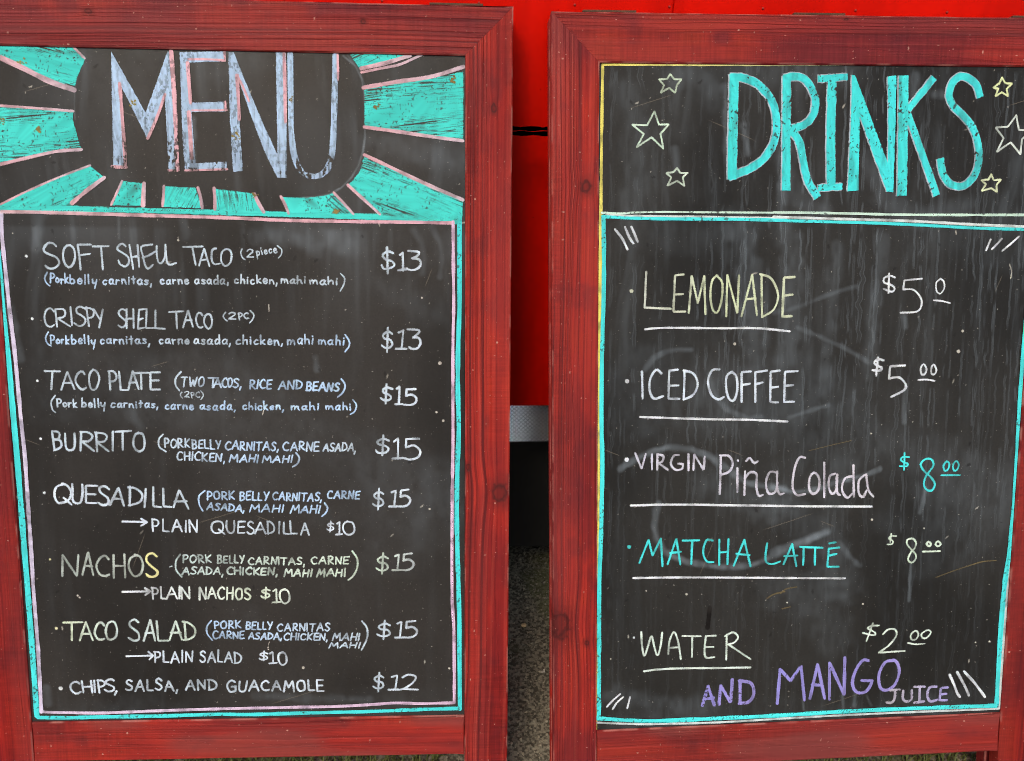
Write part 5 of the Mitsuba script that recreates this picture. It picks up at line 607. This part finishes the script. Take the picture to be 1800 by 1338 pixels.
 ('R','item_lettering','white hand lettering VIRGIN Piña Colada','ink',1,[(0.62,0.62,0.74),(0.66,0.64,0.74)],None,[('l',3.09,[-244.3,54.9,-235.3,76.7,-229.8,55.8]),('l',3.09,[-221.4,56.9,-221.1,78.0]),('l',3.09,[-213.9,78.2,-213.8,57.1]),('c',3.09,[-214.2,57.1,-205.5,59.6,-207.3,67.2,-214.0,69.0]),('l',3.09,[-211.7,69.6,-199.5,78.5]),('c',3.09,[-184.5,58.7,-191.2,59.5,-195.3,70.0,-189.0,78.8,-179.8,78.0,-178.4,71.7]),('l',3.09,[-178.4,71.3,-185.3,70.4]),('l',3.09,[-171.1,58.0,-170.7,80.2]),('l',3.09,[-164.0,79.8,-163.3,58.2,-149.8,80.1,-148.6,61.4]),('l',3.28,[-126.6,114.2,-126.3,61.0]),('c',3.28,[-127.8,60.5,-115.3,61.6,-109.4,72.9,-114.7,83.4,-126.2,87.6]),('l',3.28,[-103.1,78.9,-102.2,111.9]),('l',3.28,[-102.6,67.9,-102.4,68.4]),('l',3.28,[-92.3,116.5,-92.1,83.0]),('c',3.28,[-91.8,92.7,-84.7,84.7,-75.8,88.3,-75.9,104.8,-72.0,118.2,-66.2,116.8]),('c',3.28,[-90.9,69.1,-86.2,64.8,-80.2,72.1,-75.0,69.8]),('c',3.28,[-47.3,86.4,-57.4,85.4,-62.5,99.3,-58.5,115.0,-49.1,113.3,-46.2,99.7]),('c',3.28,[-47.3,85.1,-46.6,105.5,-42.8,116.4,-36.9,115.6]),('c',3.48,[-8.7,66.5,-16.5,65.8,-22.8,80.8,-24.9,106.1,-18.5,118.4,-6.8,117.3]),('c',3.48,[4.9,87.7,-1.1,94.9,-1.1,110.6,5.0,117.6,12.1,110.9,12.0,95.3,4.9,87.7]),('l',3.48,[18.5,73.9,20.4,122.6]),('c',3.48,[34.5,89.9,27.1,93.3,26.4,108.9,31.7,118.3,36.9,111.6,37.0,93.9]),('c',3.48,[37.5,91.0,38.5,115.5,42.6,120.0]),('c',3.48,[58.3,94.0,48.6,97.1,45.2,111.8,52.7,124.2,61.0,118.1]),('l',3.48,[60.0,78.8,62.8,123.1]),('c',3.48,[76.1,92.9,68.9,100.6,69.3,117.3,75.5,124.0,80.6,114.6]),('c',3.48,[78.8,92.0,83.0,113.7,90.6,123.8])]),
 ('R','underline','white line under VIRGIN Piña Colada','ink',1,[(0.74,0.79,0.86)],None,[('c',3.48,[-249.4,127.1,-193.6,127.4,-114.4,130.3,-34.3,133.6,88.8,137.7])]),
 ('R','price_lettering','turquoise price $8.00 of the third drink','ink',1,[(0.07,0.74,0.77)],None,[('c',2.7,[138.8,68.9,130.4,68.3,127.0,72.1,130.8,75.5,137.3,78.2,136.1,81.6,126.1,81.3]),('l',2.7,[132.1,62.8,132.6,86.8]),('c',3.09,[174.4,78.5,170.5,72.5,162.5,72.3,156.1,79.1,161.4,89.0,171.9,98.2,178.1,108.2,174.0,117.0,166.9,115.8,162.1,107.8,164.8,96.0,173.1,84.4,174.4,78.5]),('c',2.7,[193.7,76.0,189.0,81.8,191.1,89.3,195.0,88.3,197.4,81.0,193.7,76.0]),('c',2.7,[207.1,75.9,202.6,81.7,204.5,89.3,208.7,88.6,211.0,81.3,207.1,75.9]),('l',2.7,[186.8,95.6,214.0,96.2])]),
 ('R','item_lettering','turquoise hand lettering MATCHA LATTE','ink',1,[(0.07,0.74,0.77)],None,[('l',3.09,[-236.9,208.3,-224.5,176.1,-218.8,199.0,-207.5,174.7,-204.7,214.3]),('l',3.09,[-197.5,211.5,-185.9,175.3,-179.8,212.5]),('l',3.09,[-193.9,195.8,-179.3,194.3]),('l',3.09,[-176.7,178.6,-153.9,178.8]),('l',3.09,[-163.7,178.9,-164.4,212.6]),('c',3.09,[-134.8,179.8,-143.6,179.1,-148.2,195.2,-143.0,208.9,-133.2,210.6]),('l',3.09,[-125.9,179.1,-125.2,214.8]),('l',3.09,[-113.0,178.5,-113.5,214.2]),('l',3.09,[-125.1,196.9,-112.9,196.3]),('l',3.09,[-104.6,216.5,-90.6,180.1,-80.9,218.3]),('l',3.09,[-101.5,199.7,-82.4,202.2]),('c',3.09,[-58.2,186.1,-60.0,205.9,-57.4,214.0,-49.4,215.9,-38.6,212.6]),('l',3.09,[-33.9,216.7,-22.6,188.1,-15.5,220.3]),('l',3.09,[-33.3,205.2,-14.5,204.9]),('l',3.09,[-11.0,192.5,20.9,194.8]),('l',3.09,[-6.0,192.6,-6.0,218.6]),('l',3.09,[10.3,194.1,10.9,219.2]),('l',3.09,[44.8,195.1,29.9,196.3,28.8,222.4,45.0,222.9]),('l',3.09,[29.3,206.7,41.2,204.1]),('l',3.09,[30.6,188.7,39.5,187.4])]),
 ('R','underline','white line under MATCHA LATTE','ink',1,[(0.74,0.79,0.86)],None,[('c',3.32,[-245.3,229.7,-176.0,231.1,-95.7,234.2,-14.6,237.3,55.0,240.0])]),
 ('R','price_lettering','pale green price $8.00 of MATCHA LATTE','ink',1,[(0.66,0.8,0.68)],None,[('c',2.51,[126.3,181.1,118.2,180.9,116.0,184.8,121.6,187.8,120.8,192.4,113.8,192.8]),('l',2.51,[119.0,177.7,118.2,189.3]),('c',2.7,[155.0,190.4,150.6,185.3,142.7,187.0,142.6,193.1,148.4,200.3,155.9,208.6,155.9,215.7,150.5,220.2,145.2,215.4,148.7,205.4,153.8,199.5,155.9,192.5]),('c',2.9,[173.6,190.6,170.9,193.9,174.6,197.5,177.4,194.1,173.6,190.6]),('c',2.9,[187.3,190.4,183.9,194.3,187.7,197.9,191.6,194.5,187.3,190.4]),('l',2.9,[166.3,204.7,191.2,204.8])]),
 ('R','item_lettering','pale green white hand lettering WATER','ink',1,[(0.68,0.8,0.74)],None,[('c',2.9,[-233.3,308.0,-231.7,329.9,-228.4,342.7,-223.8,330.2,-218.9,314.6,-214.4,330.6,-209.9,343.0,-205.6,328.9,-203.7,309.9]),('c',2.9,[-194.6,341.2,-193.3,323.3,-187.2,309.7,-181.0,323.8,-176.7,349.7]),('l',2.9,[-193.5,332.7,-178.9,332.0]),('l',2.9,[-174.9,315.9,-148.6,317.3]),('l',2.9,[-161.1,316.4,-160.9,347.4]),('l',2.9,[-127.8,317.3,-141.7,317.1]),('c',2.9,[-141.7,317.1,-143.2,337.5,-140.6,348.9,-128.7,348.7]),('l',2.9,[-142.3,333.4,-130.4,333.5]),('l',2.9,[-111.9,353.1,-112.0,316.2]),('c',2.9,[-114.7,318.6,-103.1,313.3,-95.6,320.5,-101.3,328.5,-110.6,330.6]),('l',2.9,[-109.6,330.6,-77.1,353.7])]),
 ('R','underline','white line under WATER','ink',1,[(0.68,0.8,0.76)],None,[('c',3.28,[-228.7,365.6,-206.1,363.6,-166.5,363.6,-116.8,365.3,-76.8,366.1])]),
 ('R','price_lettering','pale green white price $2.00 of WATER','ink',1,[(0.68,0.8,0.72)],None,[('c',2.7,[107.5,311.2,96.3,311.4,91.4,314.7,97.7,318.4,103.3,322.4,100.0,325.3,84.2,321.2]),('l',2.7,[98.6,307.7,90.3,333.8]),('c',2.9,[114.2,324.4,121.0,317.9,130.8,317.6,134.1,326.6,124.2,340.8,109.4,351.6]),('l',2.9,[109.4,351.6,147.7,350.6]),('c',2.51,[162.1,320.8,155.2,326.8,156.6,333.7,162.8,333.9,166.5,326.8,162.1,320.8]),('c',2.51,[179.5,320.7,171.0,326.0,173.0,332.3,179.1,331.9,184.8,324.4,179.5,320.7]),('c',2.51,[151.8,338.7,163.2,341.2,176.5,340.7])]),
 ('R','item_lettering','purple hand lettering AND before MANGO','paint',1,[(0.28,0.26,0.66),(0.32,0.28,0.66)],None,[('l',5.02,[-144.5,420.0,-136.9,391.7,-127.5,419.7]),('l',5.02,[-140.7,410.2,-128.7,409.5]),('l',5.02,[-120.5,419.0,-119.0,391.0,-103.9,417.6,-102.3,383.4]),('l',5.02,[-91.1,385.3,-90.2,418.3]),('c',5.02,[-91.9,385.3,-75.1,389.8,-70.8,405.5,-77.3,417.2,-91.4,419.5])]),
 ('R','item_lettering','purple hand lettering MANGO','paint',1,[(0.28,0.26,0.66),(0.32,0.28,0.66)],None,[('l',4.83,[-36.2,421.7,-33.8,370.7,-18.1,388.4,-3.5,366.8,3.3,418.6]),('l',4.83,[11.3,416.4,20.5,365.1,32.8,417.4]),('l',4.83,[14.2,395.6,26.9,397.2]),('l',4.83,[40.0,418.7,37.7,363.3,61.4,413.4,59.8,356.9]),('c',4.83,[94.7,363.1,86.5,362.1,76.9,376.3,72.6,395.0,78.4,408.9,90.8,410.7,98.6,402.4,101.5,394.1]),('l',4.83,[101.4,393.5,86.2,392.4]),('c',4.83,[132.6,364.0,119.4,366.6,111.1,385.1,114.1,404.1,123.5,408.7,135.5,400.8,141.1,382.1,136.9,367.3,131.6,364.0])]),
 ('R','item_lettering','small lilac hand lettering JUICE','paint',1,[(0.42,0.4,0.46),(0.46,0.43,0.6),(0.36,0.33,0.68)],None,[('l',4.06,[129.3,409.0,143.1,408.7]),('c',4.06,[136.3,409.3,136.2,421.9,131.7,428.1,124.5,427.3]),('c',4.06,[148.4,410.8,148.6,422.5,154.4,427.4,161.4,423.0,161.2,410.3]),('l',4.06,[165.0,405.4,180.2,405.9]),('l',4.06,[172.9,405.5,173.3,428.2]),('l',4.06,[165.9,429.6,180.4,428.1]),('c',4.06,[197.4,406.6,187.1,407.6,185.1,419.8,189.7,428.5,199.4,426.8]),('l',4.06,[214.5,408.4,204.2,409.0,203.6,427.4,214.7,427.9]),('l',4.06,[203.7,418.5,213.0,418.1])]),
 ('R','bullet','small white bullet dot','ink',1,[(0.66,0.7,0.56)],None,[('l',5.2,[-251.5,-162.7,-251.3,-162.6])]),
 ('R','bullet','small white bullet dot','ink',1,[(0.74,0.79,0.86)],None,[('l',6.14,[-256.4,-43.3,-256.1,-43.2])]),
 ('R','bullet','small white bullet dot','ink',1,[(0.74,0.79,0.86)],None,[('l',5.79,[-255.9,63.4,-255.8,63.5])]),
 ('R','bullet','small white bullet dot','ink',1,[(0.07,0.74,0.77)],None,[('l',5.79,[-251.4,185.2,-251.2,185.3])]),
 ('R','bullet','small white bullet dot','ink',1,[(0.74,0.79,0.86)],None,[('l',3.48,[-243.6,315.7,-243.4,315.8])]),
 ('R','scratch','thin brown scratches in the lower right of the drinks board','ink',1,[(0.13,0.1,0.05),(0.2,0.15,0.07)],None,[('c',1.35,[187.3,243.1,214.3,233.8,238.4,226.4,254.5,222.2,274.9,220.9]),('c',1.74,[-36.9,259.0,-28.7,252.6,-13.9,250.3]),('c',0.77,[-4.1,56.9,23.0,50.7,56.1,43.7]),('c',1.54,[-33.7,281.4,-21.8,278.8]),('c',1.93,[-55.8,265.5,-46.0,259.7,-30.2,256.2])]),
 ('R','stain','small black oval smear above the E of WATER','ink',1,[(0.006,0.005,0.005)],None,[('c',6.57,[-137.0,276.7,-137.9,288.8,-139.6,305.0])]),
 ('R','paint_fleck','white flecks on the right side of the drinks board','ink',1,[(0.62,0.6,0.54)],None,[('l',3.78,[205.0,-104.6,205.2,-104.5]),('l',5.2,[200.7,-76.8,200.9,-76.7]),('l',2.7,[83.2,34.5,83.4,34.6]),('l',3.48,[90.0,156.5,90.2,156.6]),('l',2.7,[-27.0,272.5,-26.8,272.6]),('l',2.7,[82.6,278.4,82.8,278.5]),('l',3.09,[272.7,341.3,272.9,341.4]),('l',2.32,[251.9,341.8,252.1,341.9]),('l',2.32,[166.0,171.1,166.2,171.2]),('l',4.25,[-111.1,-91.2,-110.9,-91.0]),('l',3.09,[-170.4,255.4,-170.2,255.5]),('l',2.32,[-227.1,248.5,-226.9,248.6]),('l',1.93,[-276.0,345.5,-275.8,345.6]),('c',1.42,[265.1,-194.0,268.9,-184.8,268.2,-174.6])]),
 ('L','paint_fleck','pale flecks on the menu board','ink',1,[(0.56,0.52,0.48)],None,[('l',2.67,[-72.0,-213.0,-71.8,-212.9]),('l',1.78,[-280.8,-219.3,-280.6,-219.2]),('l',2.38,[26.8,345.1,26.9,345.2]),('l',1.85,[27.2,348.1,27.4,348.2]),('l',4.47,[266.5,-53.8,266.7,-53.7]),('l',2.68,[243.0,-141.0,243.2,-140.9]),('l',3.58,[251.9,147.8,252.1,147.9]),('l',3.58,[270.9,24.6,271.1,24.7]),('l',4.47,[74.5,375.8,74.7,375.9]),('l',3.13,[278.5,379.5,278.7,379.6]),('l',3.05,[-227.7,267.4,-227.5,267.5]),('l',2.28,[-225.3,270.2,-225.1,270.3]),('l',1.78,[-71.9,-215.9,-71.7,-215.8]),('l',3.13,[261.7,12.9,261.9,13.0]),('c',0.79,[28.9,337.3,27.4,342.2]),('c',1.34,[41.7,-130.5,41.9,-121.5]),('c',1.34,[30.7,11.0,29.4,16.8])]),
]

ROOT = {'L': 'sandwich_board', 'R': 'sandwich_board_001'}
say(ROOT['L'], 'red framed chalkboard sign headed MENU listing tacos, burrito, nachos and salad', 'sandwich board')
say(ROOT['R'], 'red framed chalkboard sign headed DRINKS listing lemonade, coffee and water', 'sandwich board')
HINGES = {'L': (-0.2472, 0.2888), 'R': (-0.2829, -0.0114, 0.2803)}
for b in 'LR':
    B, root = BOARDS[b], ROOT[b]; M = np.array(B['M']); w, h = B['w'], B['h']
    half(root, B, 0.0, M, True)
    pv, pf = np.array([[-w / 2 + 0.0003, -h / 2 + 0.0003, 0], [w / 2 - 0.0003, -h / 2 + 0.0003, 0], [w / 2 - 0.0003, h / 2 - 0.0003, 0], [-w / 2 + 0.0003, h / 2 - 0.0003, 0]]), [[0, 2, 1], [0, 3, 2]]
    back = pv[:, :2]
    vv = np.vstack([pv + [0, 0, RECESS], pv + [0, 0, RECESS + 0.005]]); ff = np.array(pf + [[4, 5, 6], [4, 6, 7]] + [q for i in range(4) for q in ([i, (i + 1) % 4, (i + 1) % 4 + 4], [i, (i + 1) % 4 + 4, i + 4])])
    V3 = vv[ff].reshape(-1, 3)
    panel = put('chalkboard', (V3, np.arange(len(V3)).reshape(-1, 3)), 'slate_paint' if b == 'L' else 'rain_streaked_slate_paint', root, M, label='dark chalkboard panel covered in hand lettering', uv=V3[:, :2])
    for (bb, nm, lab, mat, zl, cols, ray, items) in MARKS:
        if bb != b: continue
        mesh, uv, col = chalk_mesh(b, items, zl, cols, ray)
        mk = put(nm, mesh, 'chalk_' + mat, panel, M, label=lab, uv=uv, color=col)
        if nm in ('rust_spot', 'paint_fleck', 'scratch'): say(mk, kind='stuff')
    zr = THICK + GAP
    half(root, B, zr, M, False)
    put('rear_chalkboard', box(-w / 2 + 0.0005, w / 2 - 0.0005, -h / 2 + 0.0005, h / 2 - 0.0005, zr + 0.007, zr + 0.012), 'slate_paint', root, M, uv=None) if False else put('rear_chalkboard', box(-w / 2 + 0.0005, w / 2 - 0.0005, -h / 2 + 0.0005, h / 2 - 0.0005, zr + 0.007, zr + 0.012), 'dark_steel', root, M)
    ytop = -h / 2 - RAIL
    for hx in HINGES[b]:
        leaf = trimesh.util.concatenate([box(hx - 0.034, hx + 0.034, ytop - 0.0030, ytop - 0.0002, 0.0015, THICK + 0.0005, 0.0004), box(hx - 0.034, hx + 0.034, ytop - 0.0030, ytop - 0.0002, THICK + GAP - 0.0005, zr + THICK - 0.003, 0.0004)])
        pin = trimesh.creation.cylinder(0.0046, 0.068, sections=20); pin.apply_transform(trimesh.transformations.rotation_matrix(math.pi / 2, [0, 1, 0])); pin.apply_translation([hx, ytop - 0.0022, THICK + GAP / 2])
        hk = put('hinge', leaf, 'rusty_iron', root, M)
        put('pin', pin, 'rusty_iron', hk, M, smooth=40)

# ---------------------------------------------------------------- rope between the boards
def strand(center, phase, r_helix, r, turns):
    t = np.linspace(0, 1, int(turns * 30)); C = np.array([center(q) for q in t]); ang = 2 * math.pi * turns * t + phase
    d = C[-1] - C[0]; d /= np.linalg.norm(d); e1 = np.cross(d, [0, 0, 1.0]); e1 /= np.linalg.norm(e1); e2 = np.cross(e1, d)
    P = C + r_helix * (np.cos(ang)[:, None] * e1 + np.sin(ang)[:, None] * e2)
    tt = np.gradient(P, axis=0); tt /= np.linalg.norm(tt, axis=1)[:, None]; a = np.cross(tt, e1); a /= np.linalg.norm(a, axis=1)[:, None]; b_ = np.cross(tt, a)
    S = 7; an = np.arange(S) * 2 * math.pi / S
    V = (P[:, None] + r * (np.cos(an)[None, :, None] * a[:, None] + np.sin(an)[None, :, None] * b_[:, None])).reshape(-1, 3)
    i, j = np.meshgrid(np.arange(len(P) - 1), np.arange(S), indexing='ij'); q = np.stack([i * S + j, i * S + (j + 1) % S, (i + 1) * S + (j + 1) % S, (i + 1) * S + j], -1).reshape(-1, 4)
    return V, q[:, ::-1]
say('rope', 'black twisted cord stretched across the gap between the two boards', 'rope')
ML, MR = np.array(BOARDS['L']['M']), np.array(BOARDS['R']['M'])
zrope = 2 * THICK + GAP + 0.0048
for k, dy in enumerate((-0.0032, 0.0032)):
    A = (ML @ [BOARDS['L']['w'] / 2 - 0.02, -0.3675 + dy, zrope, 1])[:3]; E_ = (MR @ [-BOARDS['R']['w'] / 2 + 0.03, -0.3762 + dy, zrope, 1])[:3]
    for ph in range(2):
        put('strand', strand(lambda q: A + (E_ - A) * q + np.array([0, 0, -0.001 * math.sin(math.pi * q)]), ph * math.pi + k * 1.3, 0.0015, 0.0018, 3.6), 'rope_fibre', 'rope', smooth=True)
